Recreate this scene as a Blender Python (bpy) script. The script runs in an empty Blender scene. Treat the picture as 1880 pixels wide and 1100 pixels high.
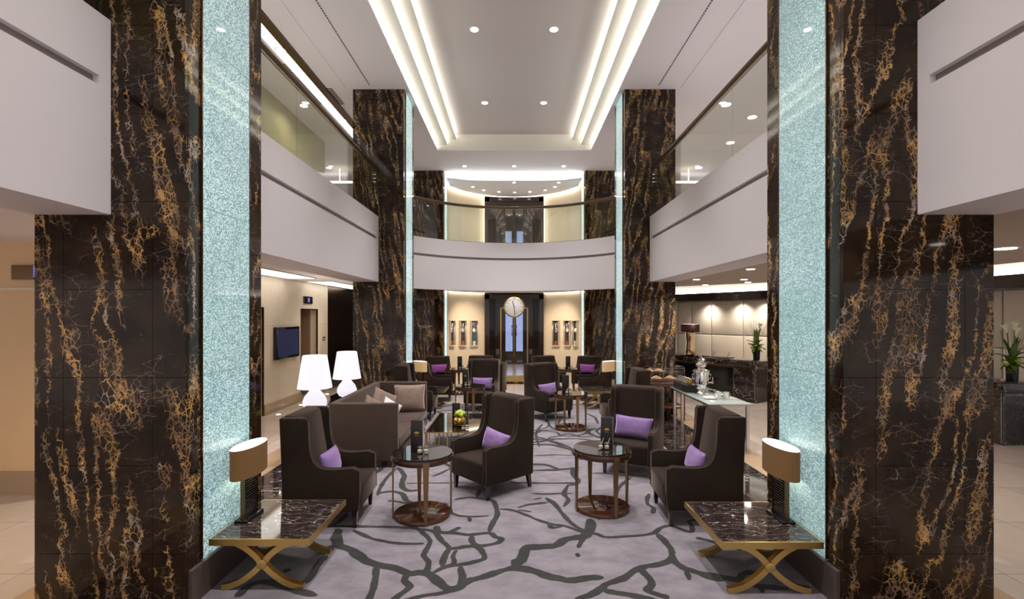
import bpy, bmesh, math, random
from mathutils import Vector, Matrix, noise
random.seed(7)
S = bpy.context.scene
PI = math.pi
F = 900.0; HX = 944.0; HY = 580.0; CH = 2.1           # focal length (px), vanishing point, camera height

# ------------------------------------------------------------------ camera
cam_d = bpy.data.cameras.new('camera'); cam = bpy.data.objects.new('camera', cam_d)
S.collection.objects.link(cam); S.camera = cam
cam.location = (0, 0, CH); cam.rotation_euler = (PI/2, 0, 0)
cam_d.sensor_width = 36; cam_d.lens = F/1880*36
cam_d.shift_x = -4/1880; cam_d.shift_y = 30/1880
cam_d.clip_start = 0.05; cam_d.clip_end = 200
# ------------------------------------------------------------------ world + exposure
W = bpy.data.worlds.new('world'); S.world = W; W.use_nodes = True
W.node_tree.nodes['Background'].inputs[0].default_value = (1.0, 0.90, 0.87, 1)
W.node_tree.nodes['Background'].inputs[1].default_value = 0.8
S.view_settings.view_transform = 'Standard'; S.view_settings.look = 'None'
S.view_settings.gamma = 1; S.view_settings.use_curve_mapping = False
S.view_settings.exposure = 0.0
S.cycles.use_denoising = True
S.cycles.max_bounces = 8; S.cycles.diffuse_bounces = 4; S.cycles.glossy_bounces = 4
S.cycles.transparent_max_bounces = 16; S.cycles.transmission_bounces = 4
S.cycles.sample_clamp_indirect = 4.0; S.cycles.caustics_reflective = False; S.cycles.caustics_refractive = False

def link(o): S.collection.objects.link(o); return o
def light(kind, loc, energy, color=(1,1,1), rot=(0,0,0), **kw):
    l = bpy.data.lights.new(kind.lower()+'_light', kind); l.energy = energy; l.color = color
    for k, v in kw.items(): setattr(l, k, v)
    o = bpy.data.objects.new(kind.lower()+'_light', l); o.location = loc; o.rotation_euler = rot
    return link(o)

# ------------------------------------------------------------------ materials
def mat(name, col=(.5,.5,.5), rough=.5, metal=0, emit=None, es=0, coat=0, sheen=0, spec=.5, trans=0):
    m = bpy.data.materials.new(name); m.use_nodes = True
    b = m.node_tree.nodes['Principled BSDF']
    b.inputs['Base Color'].default_value = (*col, 1); b.inputs['Roughness'].default_value = rough
    b.inputs['Metallic'].default_value = metal; b.inputs['Specular IOR Level'].default_value = spec
    b.inputs['Coat Weight'].default_value = coat; b.inputs['Coat Roughness'].default_value = .03
    b.inputs['Sheen Weight'].default_value = sheen
    b.inputs['Transmission Weight'].default_value = trans
    if emit: b.inputs['Emission Color'].default_value = (*emit, 1); b.inputs['Emission Strength'].default_value = es
    return m
class NT:
    def __init__(s, m): s.m = m; s.t = m.node_tree; s.b = s.t.nodes['Principled BSDF']
    def n(s, typ, **kw):
        n = s.t.nodes.new(typ)
        for k, v in kw.items():
            if isinstance(k, str) and k.startswith('i_'): n.inputs[k[2:]].default_value = v
            else: setattr(n, k, v)
        return n
    def l(s, a, b): s.t.links.new(a, b)
    def math(s, op, a, b=None, clamp=False):
        n = s.n('ShaderNodeMath', operation=op, use_clamp=clamp)
        for i, v in enumerate((a, b)):
            if v is None: continue
            if isinstance(v, (int, float)): n.inputs[i].default_value = v
            else: s.l(v, n.inputs[i])
        return n.outputs[0]
    def mapr(s, v, a, b, c=0, d=1):
        n = s.n('ShaderNodeMapRange', interpolation_type='SMOOTHSTEP')
        s.l(v, n.inputs[0])
        for i, x in zip((1,2,3,4), (a,b,c,d)): n.inputs[i].default_value = x
        return n.outputs[0]
    def mix(s, fac, a, b):
        n = s.n('ShaderNodeMix', data_type='RGBA')
        if isinstance(fac, (int, float)): n.inputs[0].default_value = fac
        else: s.l(fac, n.inputs[0])
        for i, v in ((6, a), (7, b)):
            if isinstance(v, tuple): n.inputs[i].default_value = (*v, 1)
            else: s.l(v, n.inputs[i])
        return n.outputs[2]
    def coord(s, scale=(1,1,1), rot=(0,0,0), loc=(0,0,0), kind='Object'):
        c = s.n('ShaderNodeTexCoord'); mp = s.n('ShaderNodeMapping')
        mp.inputs['Scale'].default_value = scale; mp.inputs['Rotation'].default_value = rot; mp.inputs['Location'].default_value = loc
        s.l(c.outputs[kind], mp.inputs[0]); return mp.outputs[0]
    def noise(s, vec, scale, detail=3, rough=.5, dist=0, out=0):
        n = s.n('ShaderNodeTexNoise'); n.inputs['Scale'].default_value = scale; n.inputs['Detail'].default_value = detail
        n.inputs['Roughness'].default_value = rough; n.inputs['Distortion'].default_value = dist
        if vec is not None: s.l(vec, n.inputs['Vector'])
        return n.outputs[out]
    def voro(s, vec, scale, feature='F1', out='Distance', rnd=1):
        n = s.n('ShaderNodeTexVoronoi', feature=feature); n.inputs['Scale'].default_value = scale
        n.inputs['Randomness'].default_value = rnd
        s.l(vec, n.inputs['Vector']); return n.outputs[out]
    def bump(s, h, strength=.3, dist=.01):
        n = s.n('ShaderNodeBump'); n.inputs['Strength'].default_value = strength; n.inputs['Distance'].default_value = dist
        s.l(h, n.inputs['Height']); s.l(n.outputs[0], s.b.inputs['Normal'])
    def warp(s, vec, scale, amt):
        nz = s.noise(vec, scale, 3, .6, 0, 1)
        sub = s.n('ShaderNodeVectorMath', operation='SUBTRACT'); s.l(nz, sub.inputs[0]); sub.inputs[1].default_value = (.5,.5,.5)
        sc = s.n('ShaderNodeVectorMath', operation='SCALE'); s.l(sub.outputs[0], sc.inputs[0]); sc.inputs['Scale'].default_value = amt
        ad = s.n('ShaderNodeVectorMath', operation='ADD'); s.l(vec, ad.inputs[0]); s.l(sc.outputs[0], ad.inputs[1])
        return ad.outputs[0]

def gold_marble(name, tilt, off=(0,0,0)):
    m = mat(name, (.02,.012,.008), .06, spec=.27, coat=0.0); t = NT(m)
    base = t.coord((1,1,1), (0, tilt, 0), off)
    wp = t.warp(t.warp(base, 1.6, .22), 6, .07)
    st = t.n('ShaderNodeMapping'); st.inputs['Scale'].default_value = (3.4, 3.4, .42); t.l(wp, st.inputs[0])
    n1 = t.noise(st.outputs[0], 1.0, 1, .5)
    d1 = t.math('ABSOLUTE', t.math('SUBTRACT', t.math('FRACT', t.math('MULTIPLY', n1, 6.0)), .5))
    strand = t.mapr(d1, .27, .12)
    core = t.mapr(d1, .14, .02)
    fine = t.warp(t.warp(base, 7, .09), 26, .030)
    fs = t.n('ShaderNodeMapping'); fs.inputs['Scale'].default_value = (1.25,1.25,.72); t.l(fine, fs.inputs[0])
    ve = t.voro(fs.outputs[0], 19, 'DISTANCE_TO_EDGE')
    ve2 = t.voro(fs.outputs[0], 40, 'DISTANCE_TO_EDGE')
    big = t.mapr(t.noise(t.coord((1,1,.8), (0,tilt,0), off), 2.6, 2, .6), .36, .60)
    lines = t.mapr(ve, .075, .025); lines2 = t.mapr(ve2, .11, .03)
    webs = t.math('MULTIPLY', t.math('MULTIPLY', lines, strand), t.math('ADD', .5, t.math('MULTIPLY', big, .5)))
    webs2 = t.math('MULTIPLY', t.math('MULTIPLY', lines2, core), t.math('ADD', .25, t.math('MULTIPLY', big, .65)))
    n2 = t.noise(fs.outputs[0], 15, 2.5, .6)
    fill = t.math('MULTIPLY', t.math('MULTIPLY', t.mapr(n2, .56, .59), core), big)
    vein = t.math('MAXIMUM', t.math('MAXIMUM', webs, webs2), fill)
    hs = t.coord((1.2,1.2,2.4), (0, tilt+.9, .3), off)
    hw = t.warp(t.warp(hs, 4, .16), 18, .03)
    hv = t.voro(hw, 3.6, 'DISTANCE_TO_EDGE'); hv2 = t.voro(hw, 10, 'DISTANCE_TO_EDGE')
    hk = t.mapr(t.noise(base, 5, 2), .46, .60)
    hair = t.math('MULTIPLY', t.math('MAXIMUM', t.mapr(hv, .013, .002), t.math('MULTIPLY', t.mapr(hv2, .02, .0), .45)), hk)
    cv = t.noise(base, 8, 2, .5)
    vcol = t.mix(t.mapr(cv, .38, .62), (.30,.19,.115), (.63,.38,.14))
    vcol = t.mix(t.mapr(t.noise(base, 4.3, 1), .57, .66), vcol, (.46,.37,.29))
    bcol = t.mix(t.mapr(t.noise(base, 3, 4, .6), .35, .7), (.012,.0065,.0035), (.036,.021,.011))
    c1 = t.mix(t.math('MULTIPLY', hair, .6), bcol, (.34,.27,.22))
    c2 = t.mix(vein, c1, vcol)
    t.l(c2, t.b.inputs['Base Color'])
    return m
M = {}
M['marbleL'] = gold_marble('gold_veined_marble_left', .14)
M['marbleR'] = gold_marble('gold_veined_marble_right', -.14, (3.3,1.2,.4))
def black_marble(name, scale=1.0):
    m = mat(name, (.015,.012,.012), .05, coat=.2); t = NT(m)
    base = t.coord((1,1,1)); 
    w = t.warp(t.warp(base, 2.2*scale, .28/scale), 14*scale, .02/scale)
    def ridge(rot, sc, freq, w0):
        q = t.n('ShaderNodeMapping'); q.inputs['Scale'].default_value = sc; q.inputs['Rotation'].default_value = (0,0,rot); t.l(w, q.inputs[0])
        n = t.noise(q.outputs[0], freq*scale, 2, .55)
        return t.mapr(t.math('ABSOLUTE', t.math('SUBTRACT', n, .5)), w0, 0)
    r1 = ridge(.7, (.7,2.6,1.5), 2.0, .0055); r2 = ridge(.35, (.8,3.4,2), 4.2, .006); r3 = ridge(-.5, (.7,2.4,2), 3.6, .004)
    k = t.mapr(t.noise(base, 3*scale, 2), .46, .60); k2 = t.mapr(t.noise(base, 2.3*scale, 2), .56, .44)
    v = t.math('MAXIMUM', t.math('MULTIPLY', r1, .9), t.math('MULTIPLY', t.math('MULTIPLY', r2, k), .8))
    v = t.math('MAXIMUM', v, t.math('MULTIPLY', t.math('MULTIPLY', r3, k2), .6))
    b = t.mix(t.noise(base, 5*scale, 4), (.007,.005,.005), (.040,.026,.022))
    t.l(t.mix(v, b, (.55,.48,.45)), t.b.inputs['Base Color'])
    return m
M['black_marble'] = black_marble('black_white_veined_marble', 1.6)
M['floor_black'] = black_marble('black_marble_floor_band', 1.0)
M['dashes'] = mat('slot_vent_dashes', (.02,.02,.02), .6); t_ = NT(M['dashes']); sp_ = t_.n('ShaderNodeSeparateXYZ'); t_.l(t_.coord(), sp_.inputs[0])
t_.l(t_.mix(t_.math('LESS_THAN', t_.math('FRACT', t_.math('MULTIPLY', sp_.outputs[1], 16.0)), .62), (.70,.66,.66), (.015,.015,.015)), t_.b.inputs['Base Color'])
M['groove'] = mat('dark_joint', (.06,.05,.045), .6)
def plaster(name, col, rough=.75):
    m = mat(name, col, rough, spec=.3); t = NT(m)
    t.bump(t.noise(t.coord(), 90, 3), .05, .003); return m
M['plaster'] = plaster('pale_plaster', (.84,.80,.81))
M['coffer_top'] = plaster('coffer_field_plaster', (.62,.575,.57))
M['fascia'] = plaster('pale_mauve_plaster', (.77,.73,.745))
M['cream_ceiling'] = plaster('cream_cove_plaster', (.78,.76,.70))
M['brown_ceiling'] = plaster('taupe_ceiling', (.42,.36,.31))
M['shadow_gap'] = mat('dark_groove', (.27,.23,.22), .8)  # darker colour along the back of the recessed balcony groove
def stone(name, c1, c2, tile=None, rough=.2, scale=2.0, axes='XY', grout=.75):
    m = mat(name, c1, rough); t = NT(m)
    co = t.coord()
    n = t.noise(co, scale, 5, .6, .4)
    st = t.coord((1, 1, 6)); n2 = t.noise(st, scale*3, 3, .6)
    c = t.mix(t.math('ADD', t.math('MULTIPLY', n, .6), t.math('MULTIPLY', n2, .4)), c1, c2)
    if tile:
        sep = t.n('ShaderNodeSeparateXYZ'); t.l(co, sep.inputs[0])
        g = None
        for ax, sz in zip(axes, tile):
            f = t.math('FRACT', t.math('ADD', t.math('DIVIDE', sep.outputs[ax], sz), 50.013))
            e = t.math('LESS_THAN', t.math('MINIMUM', f, t.math('SUBTRACT', 1.0, f)), .0035/sz)
            g = e if g is None else t.math('MAXIMUM', g, e)
        wn = t.n('ShaderNodeTexWhiteNoise', noise_dimensions='3D')
        sn = t.n('ShaderNodeVectorMath', operation='SNAP'); t.l(co, sn.inputs[0]); 
        inc = {a: s for a, s in zip(axes, tile)}
        sn.inputs[1].default_value = tuple(inc.get(a, 100) for a in 'XYZ')
        t.l(sn.outputs[0], wn.inputs['Vector'])
        br = t.math('ADD', .9, t.math('MULTIPLY', wn.outputs[0], .16))
        mul = t.n('ShaderNodeMix', data_type='RGBA', blend_type='MULTIPLY'); mul.inputs[0].default_value = 1
        t.l(c, mul.inputs[6]); t.l(br, mul.inputs[7])
        c = t.mix(t.math('MULTIPLY', g, grout), mul.outputs[2], (.18,.14,.11))
    t.l(c, t.b.inputs['Base Color']); return m
M['floor'] = stone('beige_stone_floor', (.50,.41,.36), (.66,.57,.51), (1.0,1.0), .16)
M['cream_wall'] = stone('cream_stone_wall', (.72,.61,.47), (.84,.74,.60), (1.1,.95), .35, 1.5, 'YZ', .25)
M['warm_wall'] = stone('warm_travertine', (.74,.52,.29), (.84,.61,.36), None, .4, 2)
M['apse_wall'] = stone('apse_stone', (.66,.55,.42), (.78,.68,.55), None, .45, 2.5)
M['olive_wall'] = stone('olive_woven_wall', (.40,.36,.20), (.48,.43,.26), None, .5, 3)
M['tan_strip'] = stone('tan_marble_inlay', (.42,.29,.18), (.54,.38,.25), None, .2, 2)
M['niche'] = stone('tan_lift_niche', (.26,.165,.10), (.33,.22,.14), None, .45, 2)
M['baseboard'] = stone('tan_stone_base', (.36,.26,.16), (.46,.34,.22), None, .3)
def carpet(name, a, b):
    m = mat(name, a, .95, sheen=.15, spec=.1); t = NT(m); co = t.coord()
    n = t.noise(t.coord((1,1.6,1), (0,0,.3)), 3.5, 4, .65)
    t.l(t.mix(t.mapr(n, .3, .7), a, b), t.b.inputs['Base Color'])
    t.bump(t.noise(co, 240, 2), .5, .006); return m
M['carpet'] = carpet('mauve_grey_carpet', (.185,.165,.185), (.27,.245,.272))
M['carpet_dark'] = carpet('charcoal_carpet', (.024,.025,.023), (.040,.041,.037))
def fabric(name, a, b, sc=160, sheen=.5, rough=.9, tint=(.6,.5,.45)):
    m = mat(name, a, rough, sheen=sheen, spec=.12); t = NT(m); co = t.coord()
    t.b.inputs['Sheen Tint'].default_value = (*tint, 1); t.b.inputs['Sheen Roughness'].default_value = .4
    n = t.noise(co, sc, 2, .6); n2 = t.noise(co, 5, 3, .6)
    t.l(t.mix(t.math('ADD', t.math('MULTIPLY', n, .6), t.math('MULTIPLY', n2, .4)), a, b), t.b.inputs['Base Color'])
    t.bump(n, .25, .003); return m
M['chair'] = fabric('dark_brown_velvet', (.012,.0075,.005), (.034,.022,.0155), 90, .20, .8, (.80,.62,.52))
M['piping'] = fabric('brown_piping', (.04,.028,.022), (.07,.052,.044), 160, .25)
M['sofa'] = fabric('taupe_wool', (.045,.031,.023), (.105,.077,.062), 150, .3)
M['purple'] = fabric('purple_silk', (.15,.085,.23), (.36,.23,.46), 9, .7, .42, (.8,.6,1))
M['magenta'] = fabric('magenta_silk', (.22,.055,.24), (.32,.09,.34), 12, .6, .5, (.8,.5,1))
M['bronze_velvet'] = fabric('crushed_bronze_velvet', (.13,.085,.065), (.38,.28,.23), 26, .8, .5, (.9,.7,.6))
M['white_cloth'] = fabric('white_cotton', (.7,.7,.72), (.8,.8,.8), 30, .2)
M['brass'] = mat('satin_brass', (.66,.45,.15), .30, 1)
M['gold_med'] = mat('satin_brass_disc', (.58,.40,.15), .4, 1)
M['bronze'] = mat('dark_bronze', (.17,.105,.055), .25, 1)
M['rail'] = mat('bronze_handrail', (.14,.09,.055), .3, .7)
M['gold'] = mat('gold_leaf', (.75,.47,.12), .2, 1)
M['chrome'] = mat('polished_chrome', (.85,.84,.83), .06, 1)
M['rose_chrome'] = mat('rose_mirror_chrome', (.80,.62,.42), .08, 1)
M['steel'] = mat('brushed_steel', (.55,.52,.50), .25, 1)
M['wood'] = mat('dark_walnut', (.022,.010,.007), .18, coat=.5)
M['gloss_wood'] = mat('lacquered_mahogany', (.060,.020,.010), .10, coat=.15)
M['warm_wood'] = mat('warm_walnut', (.10,.045,.02), .25, coat=.3)
M['black'] = mat('black_gloss', (.006,.006,.006), .08)
M['blackm'] = mat('black_card', (.012,.010,.010), .4)
M['paper'] = mat('cream_paper', (.75,.66,.52), .8)
M['dark_glass'] = mat('smoked_glass_top', (.012,.009,.008), .03, coat=1)
M['green_edge'] = mat('green_glass_edge', (.012,.075,.055), .15)
M['jar'] = mat('clear_jar', (.75,.72,.68), .05, trans=.75)
M['frost'] = mat('frosted_green_glass', (.36,.42,.39), .10, coat=.4)
M['padded'] = fabric('padded_grey_fabric', (.62,.57,.51), (.72,.67,.61), 200, .2, .7, (1,1,1))
M['case_cream'] = mat('cream_case_frame', (.72,.62,.52), .4)
M['dark_back'] = mat('dark_velvet_backing', (.035,.028,.026), .8)
M['jewel'] = mat('pale_jewel', (.85,.80,.88), .15, spec=1)
M['amber_box'] = mat('amber_box', (.42,.12,.03), .4)
M['seam'] = mat('panel_seam', (.12,.10,.085), .8)
M['plinth'] = mat('bronze_plinth', (.13,.10,.085), .35, .4)
M['leaf'] = mat('green_leaf', (.09,.17,.03), .4)
M['leaf2'] = mat('lime_flower', (.42,.55,.06), .6)
M['lily'] = mat('white_lily', (.85,.83,.62), .5)
M['pastry'] = mat('pastry', (.62,.30,.10), .7)
M['porcelain'] = mat('white_porcelain', (.8,.78,.76), .12)
M['maroon'] = mat('maroon_shade', (.045,.008,.012), .8)
M['honey'] = mat('amber_jam', (.45,.28,.05), .1)
def glow(name, col, s): return mat(name, (.8,.8,.8), .5, emit=col, es=s)
M['led'] = glow('led_warm_white', (1,.96,.84), 22)
M['led_mid'] = glow('led_neutral_white', (1,.97,.90), 17)
M['led_cool'] = glow('led_cool_white', (.94,.97,1), 30)
M['led_side'] = glow('led_strip_soft', (1,.90,.68), 9)
M['bulb'] = glow('downlight_lens', (1,.93,.82), 14)
M['lamp_white'] = mat('opal_glass_lamp', (.22,.21,.23), .25, emit=(.95,.91,1), es=.86)
M['panel_light'] = glow('ceiling_light_panel', (1,.96,.88), 2.4)
M['slot_light'] = glow('slot_light_panel', (1,.97,.94), 1.3)
M['inner_shade'] = glow('lit_shade_lining', (1,.95,.85), 1.4)
M['screen'] = mat('blue_screen', (.01,.012,.03), .3, emit=(.035,.045,.12), es=.35); 
M['blue_glow'] = mat('blue_glow_pane', (.02,.02,.03), .3, emit=(.36,.44,.78), es=1.0)
M['indicator'] = mat('blue_indicator', (.01,.01,.03), .4, emit=(.15,.18,.75), es=.9)
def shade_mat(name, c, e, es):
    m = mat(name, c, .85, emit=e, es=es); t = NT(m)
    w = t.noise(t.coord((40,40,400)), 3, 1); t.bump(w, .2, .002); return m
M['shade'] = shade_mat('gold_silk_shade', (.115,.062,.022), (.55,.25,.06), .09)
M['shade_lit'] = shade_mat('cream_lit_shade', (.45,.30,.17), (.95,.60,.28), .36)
def glass(name, tint=(1,1,1), refl=1.0, ior=1.45):
    m = bpy.data.materials.new(name); m.use_nodes = True; t = m.node_tree
    for n in list(t.nodes): t.nodes.remove(n)
    o = t.nodes.new('ShaderNodeOutputMaterial'); tr = t.nodes.new('ShaderNodeBsdfTransparent'); g = t.nodes.new('ShaderNodeBsdfGlossy')
    lw = t.nodes.new('ShaderNodeLayerWeight'); lw.inputs[0].default_value = .5
    pw_ = t.nodes.new('ShaderNodeMath'); pw_.operation = 'POWER'; pw_.inputs[1].default_value = 5; t.links.new(lw.outputs['Facing'], pw_.inputs[0])
    f = t.nodes.new('ShaderNodeMath'); f.operation = 'MULTIPLY_ADD'; f.inputs[1].default_value = .9; f.inputs[2].default_value = .035; t.links.new(pw_.outputs[0], f.inputs[0]); mx = t.nodes.new('ShaderNodeMixShader')
    tr.inputs[0].default_value = (*tint, 1); g.inputs['Roughness'].default_value = .01
    g.inputs[0].default_value = (refl,refl,refl,1)
    t.links.new(f.outputs[0], mx.inputs[0]); t.links.new(tr.outputs[0], mx.inputs[1]); t.links.new(g.outputs[0], mx.inputs[2])
    t.links.new(mx.outputs[0], o.inputs[0]); return m
M['glass'] = glass('balustrade_glass', (.90,.92,.88))
M['clear'] = glass('clear_glass', (.96,.97,.96))
# backlit bead-textured glass of the pillars
def bead_glass(name, strength):
    m = mat(name, (.20,.32,.32), .08, coat=.6); t = NT(m)
    co = t.coord((1,1,1.25))
    v = t.voro(co, 85, 'F1'); vc = t.voro(co, 85, 'F1', 'Color')
    sp = t.n('ShaderNodeSeparateColor'); t.l(vc, sp.inputs[0])
    big = t.noise(t.coord(), 1.8, 3, .6)
    k = t.math('ADD', t.math('MULTIPLY', t.mapr(sp.outputs[0], .15, 1), .75), t.math('MULTIPLY', t.mapr(v, .75, .1), .35))
    k = t.math('MULTIPLY', k, t.math('ADD', .65, t.math('MULTIPLY', big, .7)))
    c = t.mix(t.math('POWER', k, 1.6), (.08,.20,.21), (.85,1.0,1.05))
    sepz = t.n('ShaderNodeSeparateXYZ'); t.l(t.coord(), sepz.inputs[0])
    j = None
    for z in (.405, 1.66, 2.914, 4.17, 5.42, 6.68):
        e = t.math('LESS_THAN', t.math('ABSOLUTE', t.math('SUBTRACT', sepz.outputs[2], z)), .003)
        j = e if j is None else t.math('MAXIMUM', j, e)
    c = t.mix(j, c, (.05,.12,.12))
    t.l(c, t.b.inputs['Emission Color']); t.b.inputs['Emission Strength'].default_value = strength
    t.bump(v, .5, .006); return m
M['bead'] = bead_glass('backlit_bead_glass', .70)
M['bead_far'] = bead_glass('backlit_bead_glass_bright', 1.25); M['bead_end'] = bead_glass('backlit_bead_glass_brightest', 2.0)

# ------------------------------------------------------------------ mesh helpers
class MB:
    def __init__(s): s.v = []; s.f = []; s.mi = []; s.sm = []
    def add(s, vs, fs, mi=0, smooth=False, mtx=None):
        k = len(s.v)
        s.v += [tuple(mtx @ Vector(p)) if mtx else tuple(p) for p in vs]
        for f in fs: s.f.append(tuple(i+k for i in f)); s.mi.append(mi); s.sm.append(smooth)
        return s
    def box(s, x0, x1, y0, y1, z0, z1, mi=0, mtx=None):
        x0,x1 = min(x0,x1),max(x0,x1); y0,y1 = min(y0,y1),max(y0,y1)
        vs = [(x0,y0,z0),(x1,y0,z0),(x1,y1,z0),(x0,y1,z0),(x0,y0,z1),(x1,y0,z1),(x1,y1,z1),(x0,y1,z1)]
        return s.add(vs, [(0,3,2,1),(4,5,6,7),(0,1,5,4),(1,2,6,5),(2,3,7,6),(3,0,4,7)], mi, False, mtx)
    def prism(s, poly, a, b, axis='Z', mi=0, smooth=False, mtx=None):
        n = len(poly)
        def P(p, h):
            if axis == 'Z': return (p[0], p[1], h)
            if axis == 'X': return (h, p[0], p[1])
            return (p[0], h, p[1])
        vs = [P(p, a) for p in poly] + [P(p, b) for p in poly]
        fs = [tuple(range(n)), tuple(range(2*n-1, n-1, -1))]
        fs += [(i, (i+1) % n, (i+1) % n+n, i+n) for i in range(n)]
        return s.add(vs, fs, mi, smooth, mtx)
    def lathe(s, prof, seg=32, c=(0,0,0), mi=0, sx=1, sy=1, cap=True, smooth=True, mtx=None):
        vs = []; fs = []
        for r, z in prof:
            for k in range(seg):
                a = 2*PI*k/seg; vs.append((c[0]+r*sx*math.cos(a), c[1]+r*sy*math.sin(a), c[2]+z))
        for i in range(len(prof)-1):
            for k in range(seg):
                a = i*seg+k; b = i*seg+(k+1) % seg; fs.append((a, b, b+seg, a+seg))
        if cap:
            fs.append(tuple(range(seg-1, -1, -1))); L = (len(prof)-1)*seg; fs.append(tuple(L+k for k in range(seg)))
        n0 = len(s.f); s.add(vs, fs, mi, smooth, mtx)
        if cap: s.sm[-1] = False; s.sm[-2] = False
        return s
    def cyl(s, p, q, r, r2=None, seg=12, mi=0, smooth=True):
        p = Vector(p); q = Vector(q); d = q-p; r2 = r if r2 is None else r2
        m = Matrix.Translation(p) @ d.to_track_quat('Z', 'Y').to_matrix().to_4x4()
        return s.lathe([(r,0),(r2,d.length)], seg, mi=mi, smooth=smooth, mtx=m)
    def tube(s, pts, r, seg=8, mi=0, flat=None):
        pts = [Vector(p) for p in pts]; n = len(pts); vs = []; fs = []
        for i, p in enumerate(pts):
            d = (pts[min(i+1,n-1)]-pts[max(i-1,0)]).normalized()
            u = d.cross(Vector((0,0,1)));
            if u.length < 1e-3: u = d.cross(Vector((1,0,0)))
            u.normalize(); w = u.cross(d)
            for k in range(seg):
                a = 2*PI*k/seg+ (PI/4 if seg == 4 else 0)
                ru, rw = (r, r) if flat is None else flat
                vs.append(p+u*ru*math.cos(a)+w*rw*math.sin(a))
        for i in range(n-1):
            for k in range(seg): fs.append((i*seg+k, i*seg+(k+1) % seg, (i+1)*seg+(k+1) % seg, (i+1)*seg+k))
        fs.append(tuple(range(seg-1,-1,-1))); fs.append(tuple((n-1)*seg+k for k in range(seg)))
        return s.add(vs, fs, mi, seg > 4)
    def sphere(s, c, r, seg=12, rings=8, mi=0, sc=(1,1,1)):
        prof = [(max(.0005, r*math.sin(PI*i/rings)), -r*math.cos(PI*i/rings)) for i in range(rings+1)]
        m = Matrix.Translation(c) @ Matrix.Diagonal((*sc,1)); return s.lathe(prof, seg, mi=mi, mtx=m)
    def build(s, name, mats, parent=None, bevel=0, seg=2, loc=None, subsurf=0, autosmooth=False):
        me = bpy.data.meshes.new(name); me.from_pydata(s.v, [], s.f)
        if not isinstance(mats, (list, tuple)): mats = [mats]
        for m in mats: me.materials.append(M[m] if isinstance(m, str) else m)
        for p, mi, sm in zip(me.polygons, s.mi, s.sm): p.material_index = mi; p.use_smooth = sm or bevel > 0
        bm = bmesh.new(); bm.from_mesh(me); bmesh.ops.recalc_face_normals(bm, faces=bm.faces)
        if bevel:
            es = [e for e in bm.edges if len(e.link_faces) == 2 and e.calc_face_angle(0) > .6]
            bmesh.ops.bevel(bm, geom=es, offset=bevel, segments=seg, affect='EDGES', profile=.5, clamp_overlap=True)
            for f in bm.faces: f.smooth = True
        bm.to_mesh(me); bm.free()
        if bevel or any(s.sm): me.set_sharp_from_angle(angle=.9)
        o = bpy.data.objects.new(name, me); link(o)
        if parent: o.parent = parent
        if loc is not None: o.location = loc
        return o
def box(name, x0, x1, y0, y1, z0, z1, m, parent=None, bevel=0):
    cx, cy = ((x0+x1)/2, (y0+y1)/2)
    b = MB().box(x0, x1, y0, y1, z0, z1); return b.build(name, m, parent, bevel)
def tag(o, label, cat, group=None, kind=None):
    o['label'] = label; o['category'] = cat
    if group: o['group'] = group
    if kind: o['kind'] = kind
    return o
def struct(o, label=None):
    o['kind'] = 'structure'
    if label: o['label'] = label
    return o
def empty(name, loc=(0,0,0), rz=0):
    e = bpy.data.objects.new(name, None); link(e); e.location = loc; e.rotation_euler = (0,0,rz); e.empty_display_size = .1; return e
def copy_tree(o, parent=None):
    c = o.copy(); link(c)
    if parent: c.parent = parent
    for ch in list(o.children): copy_tree(ch, c)
    return c
def X(px, D): return (px-HX)*D/F
def Z(py, D): return CH-(py-HY)*D/F
def floorpt(px, py):
    D = F*CH/(py-HY); return (X(px, D), D)

JZ = [0, .405, 1.66, 2.914, 4.17, 5.42, 6.9]
# ================================================================== STRUCTURE
fl = struct(box('floor', -12, 12, -5, 23.3, -.1, 0, 'floor'))
# black marble bands of the floor between and beside the pillars
for i, (x0, x1) in enumerate(((-3.3,-2.4),(2.4,3.3))):
    struct(box('trim_%d' % (i+1), x0, x1, -1, 11.6, .0005, .004, 'floor_black'))
struct(box('trim_3', -2.4, 2.4, 11.5, 11.62, .0005, .004, 'floor_black'))
# tan inlay strips of the floor
for i, (x0, x1) in enumerate(((-3.72,-3.3),(3.3,3.72))):
    struct(box('trim_%d' % (i+4), x0, x1, -1, 11.6, .0003, .003, 'tan_strip'))

# ---- main ceiling with stepped cove (three lit tiers)
c = MB()
T = [(6.90, 2.23), (7.06, 1.94), (7.21, 1.68)]; YE = 14.2; YS = -5; TOP = 7.36
for sgn in (-1, 1):
    c.box(sgn*2.23, sgn*12, YS, 21, 6.9, 6.93)
c.box(-2.23, 2.23, YE, 21, 6.9, 6.93)
ceil = struct(c.build('ceiling', 'plaster'))
c = MB()
for sgn in (-1, 1):
    # upstand behind each ledge, then next soffit
    for k in (0, 1):
        z, x = T[k]; z2, x2 = T[k+1]
        c.box(sgn*(x+.30), sgn*(x+.32), YS, YE, z+.03 if k == 0 else z+.02, z2)
        c.box(sgn*x2, sgn*(x+.32), YS, YE, z2, z2+.02)
    c.box(sgn*(1.68+.30), sgn*(1.68+.32), YS, YE, 7.23, TOP)
# end wall of the coffer
c.box(-2.55, 2.55, YE, YE+.03, 6.93, TOP+.02)
cv = struct(c.build('ceiling_coffer', 'cream_ceiling')); MB().box(-2.0, 2.0, YS, YE, TOP, TOP+.03).build('coffer_field','coffer_top',cv)
for sgn in (-1, 1):
    for k in range(3):
        z, x = T[k]
        d = MB().box(sgn*(x+.09), sgn*(x+.14), YS, YE-.05, z+.034, z+.044)
        d.build('led_strip', 'led', cv)
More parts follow.
